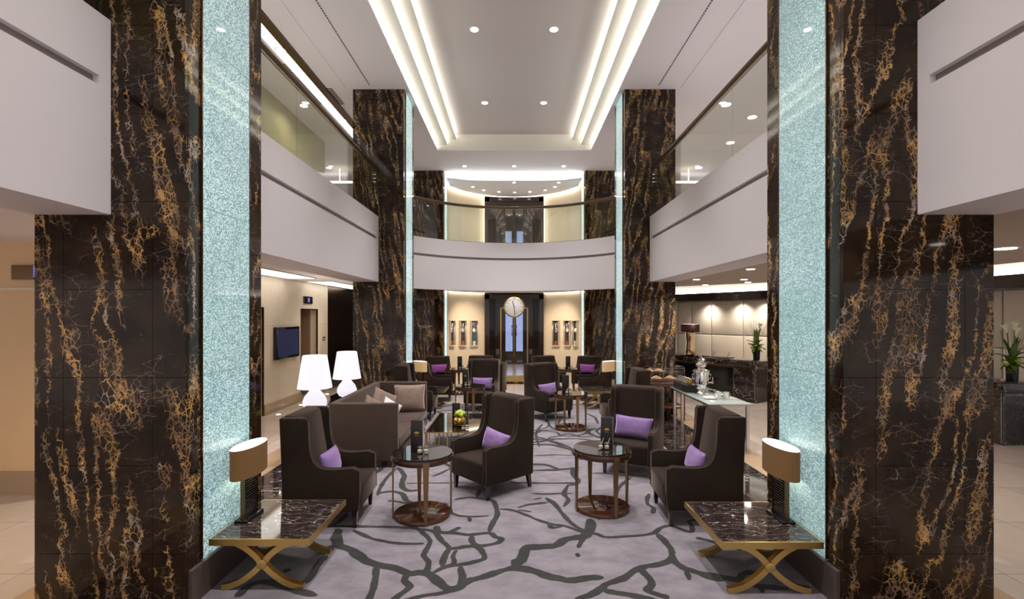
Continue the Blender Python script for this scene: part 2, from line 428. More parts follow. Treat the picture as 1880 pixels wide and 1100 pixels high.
# fine ceiling lines: shallow raised steps and slot vents
for i, xx in enumerate((-3.54, 3.5, 4.0)):
    struct(box('ceiling_step', xx, (xx+.5 if abs(xx) < 3.9 else xx+.9) if xx > 0 else xx-.4, 4.6, 10.3, 6.885, 6.9, 'plaster'))
for sgn in (-1, 1):
    b = MB().box(sgn*3.0, sgn*3.02, 4.6, 10.2, 6.893, 6.9)
    tag(b.build('slot_vent', 'dashes'), 'dashed black slot vent in %s ceiling strip' % ('left' if sgn < 0 else 'right'), 'vent')
# bronze bar and lit slot of the left gallery ceiling
sl = empty('ceiling_light_slot', (-4.2, 8, 6.9))
sl_b = MB().box(.10, .25, -4, 5.4, -.05, -.001).build('bronze_edge', 'bronze', sl)
for x0_ in (.255, -.26): MB().box(x0_, x0_+.105, 1.3, 3.1, -.012, -.001).build('air_grille', 'dashes', sl)
MB().box(-.14, .10, -4, 5.4, -.012, -.001).build('light_panel', 'slot_light', sl)
tag(sl, 'long white light slot with bronze edge in the left gallery ceiling', 'ceiling light')
# ---- side galleries, floor slabs and lower ceilings
struct(box('gallery_floor_left', -12, -3.0, -5, 21, 3.02, 4.1, 'plaster'))
struct(box('gallery_floor_right', 3.0, 12, -5, 21, 3.6, 4.1, 'plaster'))
# lower left ceiling
struct(box('ceiling_left', -12, -3.35, -5, 16.3, 2.97, 3.015, 'plaster'))
# lower right ceiling: polygon up to the cove edge
poly = [(3.425,-5),(7.4,-5),(6.87,7.0),(5.54,10.7),(4.08,12.2),(3.425,12.8)]
struct(MB().prism(poly, 2.83, 2.90).build('ceiling_right', 'brown_ceiling'))
struct(MB().box(3.425,12,-5,21,3.30,3.35).build('ceiling_cove_right', 'cream_ceiling'))
for i in range(3):
    pass
# bridge soffit / floor slab
def arc(cx, cy, R, a0, a1, n): return [(cx+R*math.sin(a0+(a1-a0)*i/n), cy+R*math.cos(a0+(a1-a0)*i/n)) for i in range(n+1)]
# concave front edge of bridge: from (-2.87,12.35) to (0,14.15)
hw, sg = 2.87, 1.72; R1 = (hw*hw+sg*sg)/(2*sg); yc1 = 14.15-R1; th1 = math.asin(hw/R1)
def barc(off, n=40, ext=0): return arc(0, yc1, R1+off, -th1-ext, th1+ext, n)
front = barc(.12)
poly = front + [(3.0,23.2),(-3.0,23.2)]
struct(MB().prism(poly, 2.97, 4.1).build('bridge_floor', 'plaster'))

# unseen uplights added behind the balcony fronts to brighten ceiling and galleries
def uplight(x, y0, y1, e, w=.12, z=4.12, col=(1,.95,.94)):
    l = light('AREA', (x,(y0+y1)/2,z), e, col, (PI,0,0), shape='RECTANGLE', size=w, size_y=y1-y0)
for s_ in (-1, 1):
    uplight(s_*3.7, -3.5, 3.4, 36); uplight(s_*3.7, 4.7, 10.2, 32); uplight(s_*3.7, 11.5, 16.0, 2)
light('AREA', (0, 16.42, 6.74), 34, (.95,.97,1), (math.radians(125),0,0), shape='RECTANGLE', size=4.0, size_y=.06)
light('AREA', (0, 15.0, 4.12), 1.5, (.97,.98,1), (PI,0,0), shape='RECTANGLE', size=3.6, size_y=.12)  # unseen uplight added on the bridge to brighten the ceiling above
def balcony_side(sgn, y0, y1, label, joints, cap0=False, cap1=False):
    e = empty('balcony', (sgn*2.87, y0, 0))
    L = y1-y0
    b = MB(); a = 0; T2 = sgn*.55
    b.box(0, T2, 0, L, 2.82, 3.70); b.box(0, T2, 0, L, 3.765, 4.2)
    g0 = .10 if cap0 else 0; g1 = L-.10 if cap1 else L
    b.box(sgn*.045, T2, 0, L, 3.70, 3.765)
    if cap0: b.box(0, sgn*.05, 0, g0, 3.70, 3.765)
    if cap1: b.box(0, sgn*.05, g1, L, 3.70, 3.765)
    b.build('fascia', 'fascia', e)
    MB().box(sgn*.043, sgn*.046, g0, g1, 3.70, 3.765).build('groove', 'shadow_gap', e)
    js = [0.0]+[j-y0 for j in joints]+[L]
    for i in range(len(js)-1):
        MB().box(sgn*.06, sgn*.075, js[i]+.008, js[i+1]-.008, 4.2, 5.2).build('glass_panel', 'glass', e)
    MB().box(sgn*.05, sgn*.085, 0, L, 4.2, 4.215).build('base_channel', 'bronze', e)
    MB().tube([(sgn*.068, 0, 5.23), (sgn*.068, L, 5.23)], .05, 16, flat=(.055,.04)).build('handrail', 'rail', e)
    if cap1:
        for z in (4.9, 4.98, 5.06): MB().cyl((sgn*.02, L-.12, z), (sgn*.06, L-.12, z), .014).build('glass_fixing', 'chrome', e)
    tag(e, label, 'balcony'); return e
balcony_side(-1, -4, 3.488, 'white balcony front at top left beside the nearest marble column', [-2, 1], cap1=True)
balcony_side(1, -4, 3.488, 'white balcony front at top right beside the nearest marble column', [-2, 1], cap1=True)
balcony_side(-1, 4.545, 10.378, 'white left balcony with glass balustrade between near and far columns', [6.62, 8.70, 9.2], cap1=True)
balcony_side(1, 4.545, 10.378, 'white right balcony with glass balustrade between near and far columns', [6.60, 8.65, 8.75][:2]+[9.7], cap1=True)
for sgn in (-1, 1):
    e = empty('balcony_return', (sgn*2.87, 11.44, 0))
    MB().box(0, sgn*.4, 0, .80, 2.82, 4.2).build('fascia', 'fascia', e)
    tag(e, 'short %s balcony piece just behind the far marble column' % ('left' if sgn < 0 else 'right'), 'balcony')
# curved balcony
e = empty('curved_balcony', (0, 14.15, 0))
off = Vector((0,-14.15,0))
def strip(r0, r1, z0, z1, m, name, n=120, parent=e):
    a = [(x, y-14.15) for x, y in barc(r0, n)]; b2 = [(x, y-14.15) for x, y in barc(r1, n)]
    o = MB().prism(a+b2[::-1], z0, z1, smooth=False)
    ob = o.build(name, m, parent)
    return ob
strip(0, .15, 2.82, 3.70, 'fascia', 'fascia'); strip(0, .15, 3.765, 4.2, 'fascia', 'upper_fascia'); strip(.04, .15, 3.70, 3.765, 'shadow_gap', 'groove')
strip(.06, .075, 4.2, 5.2, 'glass', 'glass_panel')
strip(.045, .09, 4.2, 4.215, 'bronze', 'base_channel')
MB().tube([(x, y-14.15, 5.23) for x, y in barc(.068, 60)], .05, 16, flat=(.055,.04)).build('handrail', 'rail', e)
tag(e, 'curved white bridge balcony with glass balustrade across the far end', 'balcony')

# ================================================================== PILLARS
def pillar(sgn, y0, m, label, near=False, group=None):
    xi = sgn*2.342; xo = sgn*3.416; y1 = y0+1.05
    e = empty('marble_column', ((xi+xo)/2, y0+.52, 0)); ox, oy = (xi+xo)/2, y0+.52
    b = MB(); g = .003; t = .03; zt = 6.9
    A = lambda x: x-ox
    # core
    b.box(A(xi)-sgn*(-.0)*0+ (-sgn*0), A(xo), y0-oy+t*.8, y1-oy-t*.8, 0, zt, 1) if False else None
    b.box(A(xi+sgn*t*.85), A(xo-sgn*t*.85), y0-oy+t*.85, y1-oy-t*.85, 0, zt, 1)
    # front face slabs: edge columns full height joints, middle column with half-height joints
    cols = [(xi, sgn*2.575, 0), (sgn*2.575, sgn*3.21, 1), (sgn*3.21, xo, 0)]
    for fy0, fy1 in ((y0, y0+t), (y1-t, y1)):
        for a, c2, half in cols:
            lo, hi = min(a, c2)+g/2, max(a, c2)-g/2
            for k in range(len(JZ)-1):
                zz = [JZ[k], JZ[k+1]]
                if half and JZ[k+1]-JZ[k] > 1: zz = [JZ[k], (JZ[k]+JZ[k+1])/2, JZ[k+1]]
                for q in range(len(zz)-1): b.box(A(lo), A(hi), fy0-oy, fy1-oy, zz[q]+g/2, zz[q+1]-g/2, 0)
    # inner side strips and outer side
    gy0, gy1 = y0+.18, y0+.82
    for a, c2 in ((y0+t, gy0), (gy1, y1-t)):
        for k in range(len(JZ)-1): b.box(A(xi), A(xi+sgn*t), a-oy, c2-oy, JZ[k]+g/2, JZ[k+1]-g/2, 0)
    for k in range(len(JZ)-1): b.box(A(xo-sgn*t), A(xo), y0+t-oy, y1-t-oy, JZ[k]+g/2, JZ[k+1]-g/2, 0)
    b.build('marble_cladding', [m, 'groove'], e)
    zb = .285
    b = MB().box(A(xi-sgn*.012), A(xi+sgn*.02), gy0-oy, gy1-oy, zb, 6.895)
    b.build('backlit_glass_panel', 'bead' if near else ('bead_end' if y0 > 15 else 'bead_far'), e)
    MB().box(A(xi-sgn*.03), A(xi+sgn*.02), y0-oy+.03, y1-oy-.03, 0, zb-.02).build('plinth', 'plinth', e)
    MB().box(A(xi-sgn*.03), A(xi+sgn*.02), gy0-oy, gy1-oy, zb-.02, zb).build('glass_ledge', 'frost', e)
    for yy in (gy0-.012, gy1):
        MB().box(A(xi-sgn*.014), A(xi+sgn*.02), yy-oy, yy+.012-oy, zb, 6.89).build('edge_trim', 'bronze', e)
    tag(e, label, 'column'); return e
pillar(-1, 3.49, 'marbleL', 'nearest gold-veined dark marble column on the left with teal glass side', True)
pillar(1, 3.49, 'marbleR', 'nearest gold-veined dark marble column on the right with teal glass side', True)
pillar(-1, 10.38, 'marbleL', 'second gold-veined dark marble column on the left, behind the grey sofa')
pillar(1, 10.38, 'marbleR', 'second gold-veined dark marble column on the right, behind the pastry trolley')
pillar(-1, 16.2, 'marbleL', 'farthest dark marble column on the left, beside the left jewellery cases')
pillar(1, 16.2, 'marbleR', 'farthest dark marble column on the right, beside the right jewellery cases')

# ================================================================== APSE (back)
hwa, sga = 2.36, 1.65; Ra = (hwa**2+sga**2)/(2*sga); yca = 18.9-Ra; tha = math.asin(hwa/Ra)
def apse_wall(z0, z1, name, m):
    a0 = math.asin(1.115/Ra)
    b = MB()
    for s in (-1, 1):
        i_ = arc(0, yca, Ra, s*a0, s*tha, 24); o_ = arc(0, yca, Ra+.15, s*a0, s*tha, 24)
        b.prism(i_+o_[::-1], z0, z1)
    return struct(b.build(name, m))
apse_wall(0, 2.97, 'wall_back', 'apse_wall')
apse_wall(4.1, 6.9, 'wall_back_upper', 'apse_wall')
for s in (-1, 1):
    struct(box('wall_back_side', s*2.36, s*12, 17.24, 17.4, 4.1, 6.9, 'plaster')) if False else None
struct(box('wall_back_far', -12, 12, 20.6, 20.8, 4.1, 6.95, 'plaster'))
# ground door
def door(y, z0, zt, lower=True):
    e = empty('door_1' if lower else 'door_2', (0, y, z0)); h = zt-z0
    b = MB(); fw = .17
    b.box(-1.115,-1.115+fw, -.06, .06, 0, h); b.box(1.115-fw,1.115, -.06, .06, 0, h); b.box(-1.115,1.115,-.06,.06,h-fw,h)
    b.build('door_frame', 'wood', e)
    dy = 2.85 if lower else 0.0; kx = 1.15 if lower else 1.0
    if lower:      # passage between the outer frame and the recessed doors
        b = MB()
        for q in (-1, 1): b.box(q*.98, q*1.115, .06, dy+.1, 0, h-.05)
        b.build('passage_lining', 'wood', e)
        MB().box(-.98,.98,.06,dy+.1,h-.17,h-.05).build('passage_soffit', 'wood', e)
    for q in (-1, 1):
        X_ = lambda v: q*v*kx
        MB().box(X_(.85 if lower else .945), X_(.50), dy-.02, dy+.03, 0, h-.17).build('side_panel', 'wood', e)
        d = MB()
        d.box(X_(.50), X_(.33), dy, dy+.04, 0, h-.17); d.box(X_(.055), X_(0), dy, dy+.04, 0, h-.17)
        d.box(X_(.33), X_(.055), dy, dy+.04, h-.42, h-.17); d.box(X_(.33), X_(.055), dy, dy+.04, 0, .06)
        lf = d.build('door_leaf', 'wood', e)
        MB().box(X_(.33), X_(.055), dy+.012, dy+.018, .06, h-.42).build('glass_pane', 'clear', lf)
        if lower:
            MB().tube([(X_(.085),dy,1.25),(X_(.085),dy-.06,1.27),(X_(.085),dy-.06,1.66),(X_(.085),dy,1.68)], .02, 8).build('pull_handle', 'gold_med', lf)
        zz = (.42,.66) if lower else (1.2,1.4)
        for v in (.60,.66): MB().box(X_(v), X_(v-.015), dy-.035, dy-.02, *zz).build('edge_pull', 'chrome', e)
    return struct(e)
door(18.62, 0, 2.91); door(18.62, 4.1, 6.6, False)
for s in (-1, 1):  # bare spots without fixtures, added to brighten the lower apse walls
    for xx, yy in ((1.35,16.9),(1.9,16.6)):
        t_ = Vector((s*1.75, 18.1, 1.5))-Vector((s*xx*.6, yy, 2.9))
        l_ = light('SPOT', (s*xx*.6, yy, 2.9), 115, (1,.80,.58), spot_size=math.radians(75), spot_blend=1, shadow_soft_size=.08)
        l_.rotation_euler = t_.to_track_quat('-Z','Y').to_euler()
# blue light beyond the door glass, put in as glowing panes
for yy, w_, rects in ((23.1,'lower',((-.42,-.08,.44,2.4),(.1,.44,.44,2.4))),(20.39,'upper',((-.38,-.12,4.6,5.6),(.12,.38,4.6,5.6)))):
    sv = empty('blue_panes', (0, yy, 0))
    for x0, x1, z0, z1 in rects:
        MB().box(x0, x1, 0, .02, z0, z1).build('glow_pane', 'blue_glow', sv)
        MB().box(x0-.02, x1+.02, .02, .05, z0-.03, z1+.03).build('pane_surround', 'porcelain', sv)
    tag(sv, 'glowing blue panes seen through the glazed %s doors' % w_, 'window')
struct(box('wall_back_dark', -1.6, 1.6, 20.42, 20.5, 4.1, 6.9, 'wood')); struct(box('wall_back_end', -12, 12, 23.15, 23.3, 0, 4.1, 'wood'))
# apse ceilings: dropped disc with LED on its front and back edges
pts = arc(0, yca, Ra-.12, -tha, tha, 36)
fr = [(2.25*math.cos(PI*i/20), 16.35+.18*math.sin(PI*i/20)) for i in range(21)]
disc = MB().prism(pts+fr, 6.66, 6.70).build('ceiling_apse', 'plaster'); struct(disc)
ledb = MB().prism([(x, y+.10) for x, y in fr]+[(x, y+.16) for x, y in fr][::-1], 6.702, 6.712).build('led_strip', 'led_cool', disc)
p2 = arc(0, yca, Ra-.115, -tha*.97, tha*.97, 48); p3 = arc(0, yca, Ra-.100, -tha*.97, tha*.97, 48)
MB().prism(p2+p3[::-1], 6.64, 6.70).build('edge_light', 'led_side', disc)
p2 = arc(0, yca, Ra-.16, -tha*.97, tha*.97, 36); p3 = arc(0, yca, Ra-.20, -tha*.97, tha*.97, 36)
MB().prism(p2+p3[::-1], 6.702, 6.712).build('led_strip', 'led', disc)
# LED line at the top of the lower apse wall
p2 = arc(0, yca, Ra-.03, -tha*.97, tha*.97, 36); p3 = arc(0, yca, Ra-.07, -tha*.97, tha*.97, 36)
for s in (-1,1):
    a0 = s*math.asin(1.15/Ra)
    i_ = arc(0, yca, Ra-.03, a0, s*tha*.97, 16); o_ = arc(0, yca, Ra-.06, a0, s*tha*.97, 16)
    tag(MB().prism(i_+o_[::-1], 2.955, 2.965).build('cove_strip', 'led_side'), 'glowing cove strip above the %s jewellery cases' % ('left' if s<0 else 'right'), 'ceiling light')
    tag(box('light_strip', s*1.135, s*1.15, 18.5, 18.52, 4.12, 6.55, 'led_side'), 'thin vertical light line on the %s of the upper door' % ('left' if s<0 else 'right'), 'light')

# ================================================================== LEFT: lift wall
wl = MB()
for q0, q1 in ((5.76,9.2),(10.28,12.05),(13.1,13.8)): wl.box(-5.45,-5.25,q0,q1,0,2.97)
for q0, q1 in ((9.2,10.28),(12.05,13.1)): wl.box(-5.45,-5.25,q0,q1,2.28,2.97)
struct(wl.build('wall_left', 'cream_wall'))
wr = MB()
for q0, q1 in ((9.2,10.28),(12.05,13.1)):
    wr.box(-5.75,-5.70,q0-.02,q1+.02,0,2.30); wr.box(-5.70,-5.4505,q0-.02,q0-.001,0,2.30); wr.box(-5.70,-5.4505,q1+.001,q1+.02,0,2.30); wr.box(-5.70,-5.4505,q0,q1,2.281,2.30)
struct(wr.build('wall_left_recess', 'niche'))
struct(box('wall_left_front', -12, -5.45, 5.76, 5.9, 0, 2.97, 'warm_wall'))
struct(box('baseboard_left_front', -12, -5.45, 5.735, 5.76, 0, .276, 'baseboard'))
struct(box('trim_6', -12, -5.45, 5.74, 5.76, 2.40, 2.43, 'cream_wall'))
for q0, q1 in ((5.76,9.19),(10.29,12.04),(13.11,13.8)): struct(box('baseboard_left', -5.249, -5.225, q0, q1, 0, .22, 'baseboard'))
struct(box('wall_left_upper', -5.45, -5.25, -4, 13.6, 4.1, 6.9, 'olive_wall'))
struct(box('wall_left_end', -5.45, -3.4, 16.25, 16.35, 0, 2.97, 'wood'))
lp = MB().box(-5.45, -5.25, 13.8, 16.3, 0, 2.97).build('wall_left_bronze', 'bronze'); struct(lp)
for i, (y0, y1) in enumerate(((12.05, 13.1), (9.2, 10.28))):
    e = empty('lift_doorway', (-5.25, (y0+y1)/2, 0)); L = (y1-y0)/2
    for q in (-1, 1): MB().box(-.03, .006, q*(L-.001), q*(L-.03), 0, 2.28).build('jamb', 'bronze', e)
    MB().box(-.03, .006, -L+.031, L-.031, 2.25, 2.279).build('lintel', 'bronze', e)
    for q in (-1, 1): MB().box(-.43, -.41, q*.003, q*(L-.032), .001, 2.24).build('door_leaf', 'niche', e)
    for z in (1.2, .95): MB().cyl((-.01,L-.029,z),(-.01,L-.037,z),.014,seg=12).build('call_button', 'chrome', e)
    tag(e, ['recessed lift doorway right of the wall screen', 'recessed lift doorway left of the wall screen'][i], 'lift door')
ind = empty('floor_indicator', (-5.24, 12.45, 2.5))
MB().box(0, .02, -.25, .25, -.09, .09).build('housing', 'bronze', ind); MB().box(.02, .023, -.05, .07, -.055, .055).build('display', 'indicator', ind)
tag(ind, 'small dark floor indicator above the lift opening', 'sign')
sgn_ = empty('wall_sign', (-5.78, 5.75, 2.61))
MB().box(-.10, .16, -.02, 0, -.085, .085).build('plate', 'bronze', sgn_); MB().box(.16,.18,-.022,0,-.06,.08).build('blue_edge', 'indicator', sgn_)
tag(sgn_, 'small brass plate high on the warm stone wall at far left', 'sign')
tv = empty('wall_screen', (-5.25, 11.25, 1.49))
MB().box(0, .07, -.57, .58, -.36, .36).build('bezel', 'black', tv, bevel=.008); MB().box(.07, .072, -.51, .52, -.30, .30).build('screen', 'screen', tv)
tag(tv, 'black-framed blue screen mounted on the cream lift wall', 'television')
ws = MB(); 
for k in range(2): ws.box(-5.249,-5.245,13.42,13.62,1.42+k*.07,1.45+k*.07)
tag(ws.build('call_plate', 'brass'), 'tiny lettered brass plate between lift and bronze wall', 'sign')
for i, (y0, y1) in enumerate(((6.4, 11.2), (12.2, 15.6))):
    e = empty('ceiling_panel_light', (-4.85, (y0+y1)/2, 2.97)); L = (y1-y0)/2
    MB().box(-.34,.34,-L,L,-.02,-.001).build('frame', 'plaster', e); MB().box(-.30,.30,-L+.04,L-.04,-.026,-.02).build('diffuser', 'panel_light', e)
    tag(e, ['long white ceiling light panel above the wall screen', 'white ceiling light panel before the bronze wall'][i], 'ceiling light')
for i, y in enumerate((10.4, 11.5, 13.1)):
    e = empty('floor_uplight', (-5.0, y, 0))
    MB().lathe([(.06,0.001),(.06,.008)], 16).build('trim_ring', 'steel', e); MB().lathe([(.045,.008),(.045,.010)], 16).build('lens', 'bulb', e)
    tag(e, 'round recessed floor uplight by the lift wall, %s of three' % ['nearest','middle','farthest'][i], 'floor light', 'floor uplights by the lift wall')
    light('SPOT', (-5.02, y, .05), 110, (1,.88,.76), (PI, math.radians(9), 0), spot_size=math.radians(50), spot_blend=.8, shadow_soft_size=.03)

# ================================================================== RIGHT: reception
Wp = [(9.75,7.2),(9.5,9.5),(7.77,15),(5.96,17.8),(4.6,19.6)]
def offs(pts, d):
    out = []
    for i, p in enumerate(pts):
        a = Vector(pts[max(i-1,0)]); b = Vector(pts[min(i+1,len(pts)-1)]); t = (b-a).normalized(); out.append((p[0]-t.y*d, p[1]+t.x*d))
    return out
inn = offs(Wp, .0); 
back = offs(Wp, -.25); 
struct(MB().prism(Wp+back[::-1], 0, 3.3).build('wall_right', 'cream_ceiling'))
hd = offs(Wp, .32)
struct(MB().prism(Wp+hd[::-1], 2.62, 2.87).build('trim_7', 'wood'))
e = empty('cove_light', (7.5,15,2.88)); 
h1 = offs(Wp,.06); h2 = offs(Wp,.12)
MB().prism([(x-7.5,y-15) for x,y in h1]+[(x-7.5,y-15) for x,y in h2][::-1], 0, .01).build('led_strip', 'led_mid', e)
tag(e, 'hidden white cove light along the reception wall header', 'ceiling light')
# padded panels
def lerp2(a, b, t): return (a[0]+(b[0]-a[0])*t, a[1]+(b[1]-a[1])*t)
segs = []
a_, b_ = Wp[3], Wp[2]
for t0, t1 in ((-.0,.179),(.179,.421),(.421,.764),(.764,1.0)): segs.append((lerp2(a_,b_,t0), lerp2(a_,b_,t1)))
a_, b_ = Wp[2], Wp[1]
for k in range(5): segs.append((lerp2(a_,b_,k/5), lerp2(a_,b_,(k+1)/5)))
a_, b_ = Wp[1], Wp[0]
for k in range(2): segs.append((lerp2(a_,b_,k/2), lerp2(a_,b_,(k+1)/2)))
segs.append((Wp[4], Wp[3]))
pw = empty('padded_wall_panelling', (7.77,15,0))
for (p, q) in segs:
    d = Vector((q[0]-p[0], q[1]-p[1])); L = d.length; d.normalize()
    mt = Matrix.Translation((p[0]-7.77,p[1]-15,0)) @ Matrix.Rotation(math.atan2(d.y, d.x), 4, 'Z')
    for z0, z1 in ((.1,1.46),(1.48,2.60)):
        MB().box(.012, L-.012, -.055, -.002, z0, z1, mtx=mt).build('padded_panel', 'padded', pw, bevel=.028, seg=3)
tag(pw, 'grey padded fabric wall panels behind the reception desks', 'wall panelling')
for (p, q) in segs[1:8]:
    mx, my = (p[0]+q[0])/2, (p[1]+q[1])/2
    for tt in (0.0,):
        d = Vector((q[0]-p[0], q[1]-p[1])).normalized(); nx, ny = d.y, -d.x
        light('SPOT', (q[0]+nx*.27, q[1]+ny*.27, 2.58), 110, (1,.87,.70), (math.radians(0),0,0), spot_size=math.radians(135), spot_blend=1, shadow_soft_size=.14)
# desks
def desk(p, q, depth, label, zt=1.0):
    d = Vector((q[0]-p[0], q[1]-p[1])); L = d.length
    e = empty('reception_desk', (p[0], p[1], 0), math.atan2(d.y, d.x))
    MB().box(0, L, .03, depth, .02, .80).build('front_panel', 'black', e)
    MB().box(0, L, 0, depth+.03, .84, zt).build('marble_counter', 'floor_black', e, bevel=.004)
    MB().box(-.0, L, .0, .03, .80, .84).build('light_groove', 'bronze', e)
    MB().box(L-.62, L-.60, .02, .035, .02, .80).build('metal_strip', 'steel', e)
    MB().box(L-.025, L, .0, depth+.03, 0, .84).build('marble_end', 'floor_black', e)
    MB().box(L-.60, L-.03, .005, .03, .02, .80).build('marble_front', 'floor_black', e)
    MB().box(L-.032, L-.02, -.004, .008, 0, .84).build('metal_strip', 'steel', e)
    tag(e, label, 'reception desk'); return e
desk((3.9,14.9), (5.79,11.74), .75, 'long black marble reception desk behind the pastry trolley')
e2 = desk((7.83,10.6), (7.90,7.92), .7, 'black marble reception desk at the right edge below lilies')
# carved leaf inlay on the second desk
# ---- reception table lamp
def rec_lamp():
    e = empty('desk_lamp', (X(1267,13.35), 13.35, 1.0), -1.0)
    MB().box(-.19,.19,-.11,.11,0,.03).build('base', 'black', e)
    b = MB(); n = 16
    for s in (0,):
        prof = [(.085,.03),(.10,.06),(.098,.2),(.082,.35),(.095,.5),(.103,.64),(.10,.66)]
        b.lathe(prof, 4, smooth=False, mtx=Matrix.Rotation(PI/4,4,'Z') @ Matrix.Diagonal((1.35,1.35,1,1)))
    b.build('mirrored_column', 'rose_chrome', e, bevel=.01)
    MB().box(-.21,.21,-.12,.12,.66,.87).build('lamp_shade', 'maroon', e, bevel=.004)
    MB().box(-.195,.195,-.105,.105,.871,.874).build('shade_glow', 'inner_shade', e)
    light('POINT', (e.location.x, e.location.y-.25, 1.9), 6, (1,.8,.6), shadow_soft_size=.1)
    tag(e, 'reception lamp with faceted gold column and dark maroon shade', 'table lamp')
rec_lamp()
def leaf(b, base, tip, w, bend=.1, mi=0, n=8):
    base = Vector(base); tip = Vector(tip); d = tip-base; side = d.cross(Vector((0,0,1)));
    if side.length < 1e-3: side = Vector((1,0,0))
    side.normalize(); up = side.cross(d).normalized()
    vs = []; fs = []
    for i in range(n+1):
        t = i/n; c0 = base+d*t+up*bend*math.sin(PI*t)*d.length
        ww = w*math.sin(PI*min(1,t*.93+.06))**.8
        vs += [c0-side*ww, c0+up*(-.02), c0+side*ww]
    for i in range(n):
        k = 3*i; fs += [(k,k+1,k+4,k+3),(k+1,k+2,k+5,k+4)]
    b.add(vs, fs, mi, True)
def flowers(loc, h, label, lilies, seed, sc=1.0):
    rnd = random.Random(seed); e = empty('flower_vase', loc)
    MB().lathe([(.075*sc,0),(.078*sc,.01),(.085*sc,.26*sc),(.078*sc,.26*sc),(.07*sc,.04)], 24).build('vase', 'black', e)
    b = MB(); z0 = .24*sc
    for k in range(16):
        a = rnd.uniform(0, 2*PI); r = rnd.uniform(.12, .27)*sc; zz = z0+rnd.uniform(-.10,.30)*sc
        leaf(b, (0,0,z0), (r*math.cos(a), r*math.sin(a), zz), .055*sc, .25)
    for k in range(5):
        a = rnd.uniform(0,2*PI); leaf(b, (0,0,z0), (.1*sc*math.cos(a), .1*sc*math.sin(a), z0+rnd.uniform(.4,.55)*sc), .06*sc, .05)
    b.build('leaves', 'leaf', e)
    b = MB()
    for k in range(7):
        a = k*.9+.3; x, y = .05*sc*math.cos(a), .05*sc*math.sin(a)
        b.tube([(0,0,z0),(x*1.5,y*1.5,z0+.35*h),(x*(2+k*.5),y*(2+k*.5),z0+h)], .0025, 5)
    b.build('grass_stems', 'leaf', e)
    b = MB()
    for k in range(9):
        a = rnd.uniform(0,2*PI); r = rnd.uniform(.05,.13)*sc; b.sphere((r*math.cos(a), r*math.sin(a), z0+rnd.uniform(.03,.13)*sc), .035*sc, 8, 6)
    b.build('green_blooms', 'leaf2', e)
    for k in range(lilies):
        a = k*2.2; x, y = .06*sc*math.cos(a), .06*sc*math.sin(a); zt = z0+(.52+.05*k)*sc
        b = MB(); b.tube([(0,0,z0),(x*.6,y*.6,z0+.25*sc),(x,y,zt)], .007, 8)
        l = b.build('lily_stem', 'leaf', e)
        m2 = Matrix.Translation((x,y,zt)) @ Matrix.Rotation(.25,4,Vector((-y,x,0.001)))
        MB().lathe([(.008,0),(.018,.05),(.035,.10),(.058,.14),(.05,.135),(.028,.10),(.01,.05)], 16, mtx=m2, cap=False).build('lily_bloom', 'lily', l)
    tag(e, label, 'flower arrangement')
flowers((X(1389,12.35), 12.35, 1.0), .72, 'tall flower arrangement on the far reception desk end', 1, 3, 1.0)
flowers((X(1858,8.3), 8.3, 1.0), .62, 'white calla lilies with broad leaves at the right edge', 3, 5, 1.0)
bk = empty('desk_blotter', (X(1320,13.0), 13.0, 1.0), -1.03)
MB().box(-.45,.35,-.12,.15,0,.02).build('tray', 'bronze', bk)
for k in (-.2,.25): MB().cyl((k,0,.02),(k+.06,0,.16),.005).build('pen', 'blackm', bk)
tag(bk, 'low bronze desk tray with two upright pens on reception', 'tray')
# lower-right downlights (visible) and others: position px on z=2.83
def downlight(loc, label, r=.055, group=None, energy=0, size=110, col=(1,.9,.78)):
    e = empty('downlight', loc)
    MB().lathe([(r*1.35,-.004),(r*1.35,-.0005)], 20).build('trim_ring', 'porcelain', e)
    MB().lathe([(r,-.009),(r,-.004)], 20).build('lens', 'bulb', e)
    tag(e, label, 'downlight', group)
    if energy: light('SPOT', (loc[0], loc[1], loc[2]-.03), energy, col, spot_size=math.radians(size), spot_blend=.7, shadow_soft_size=.06)
def ceilpt(px, py, z): D = F*(z-CH)/(HY-py); return (X(px,D), D, z)
dl = [((1278.7,513),'left front'),((1378,494),'right front'),((1366,513),'right middle'),((1373,518),'right rear'),((1295,523),'left rear')]
for (p, w) in dl:
    downlight(ceilpt(*p, 2.83), 'small ceiling downlight over the reception, %s one' % w, .06, 'downlights over reception', 120 if 'front' in w else 50, 150, (1,.93,.86))
# unseen-from-here neighbours keep the reception evenly lit
for x, y in ((5.2,4.2),(5.2,7.0),(4.3,2.0)):
    downlight((x,y,2.83), 'ceiling downlight over the right-hand aisle, %s' % {4.2:'beside the near column',7.0:'before the reception',2.0:'close to the camera'}[y], .06, 'downlights over right aisle', 60, 130)
downlight(ceilpt(1846,456,2.83), 'square ceiling light at right edge above the lilies', .09, None, 45, 130)

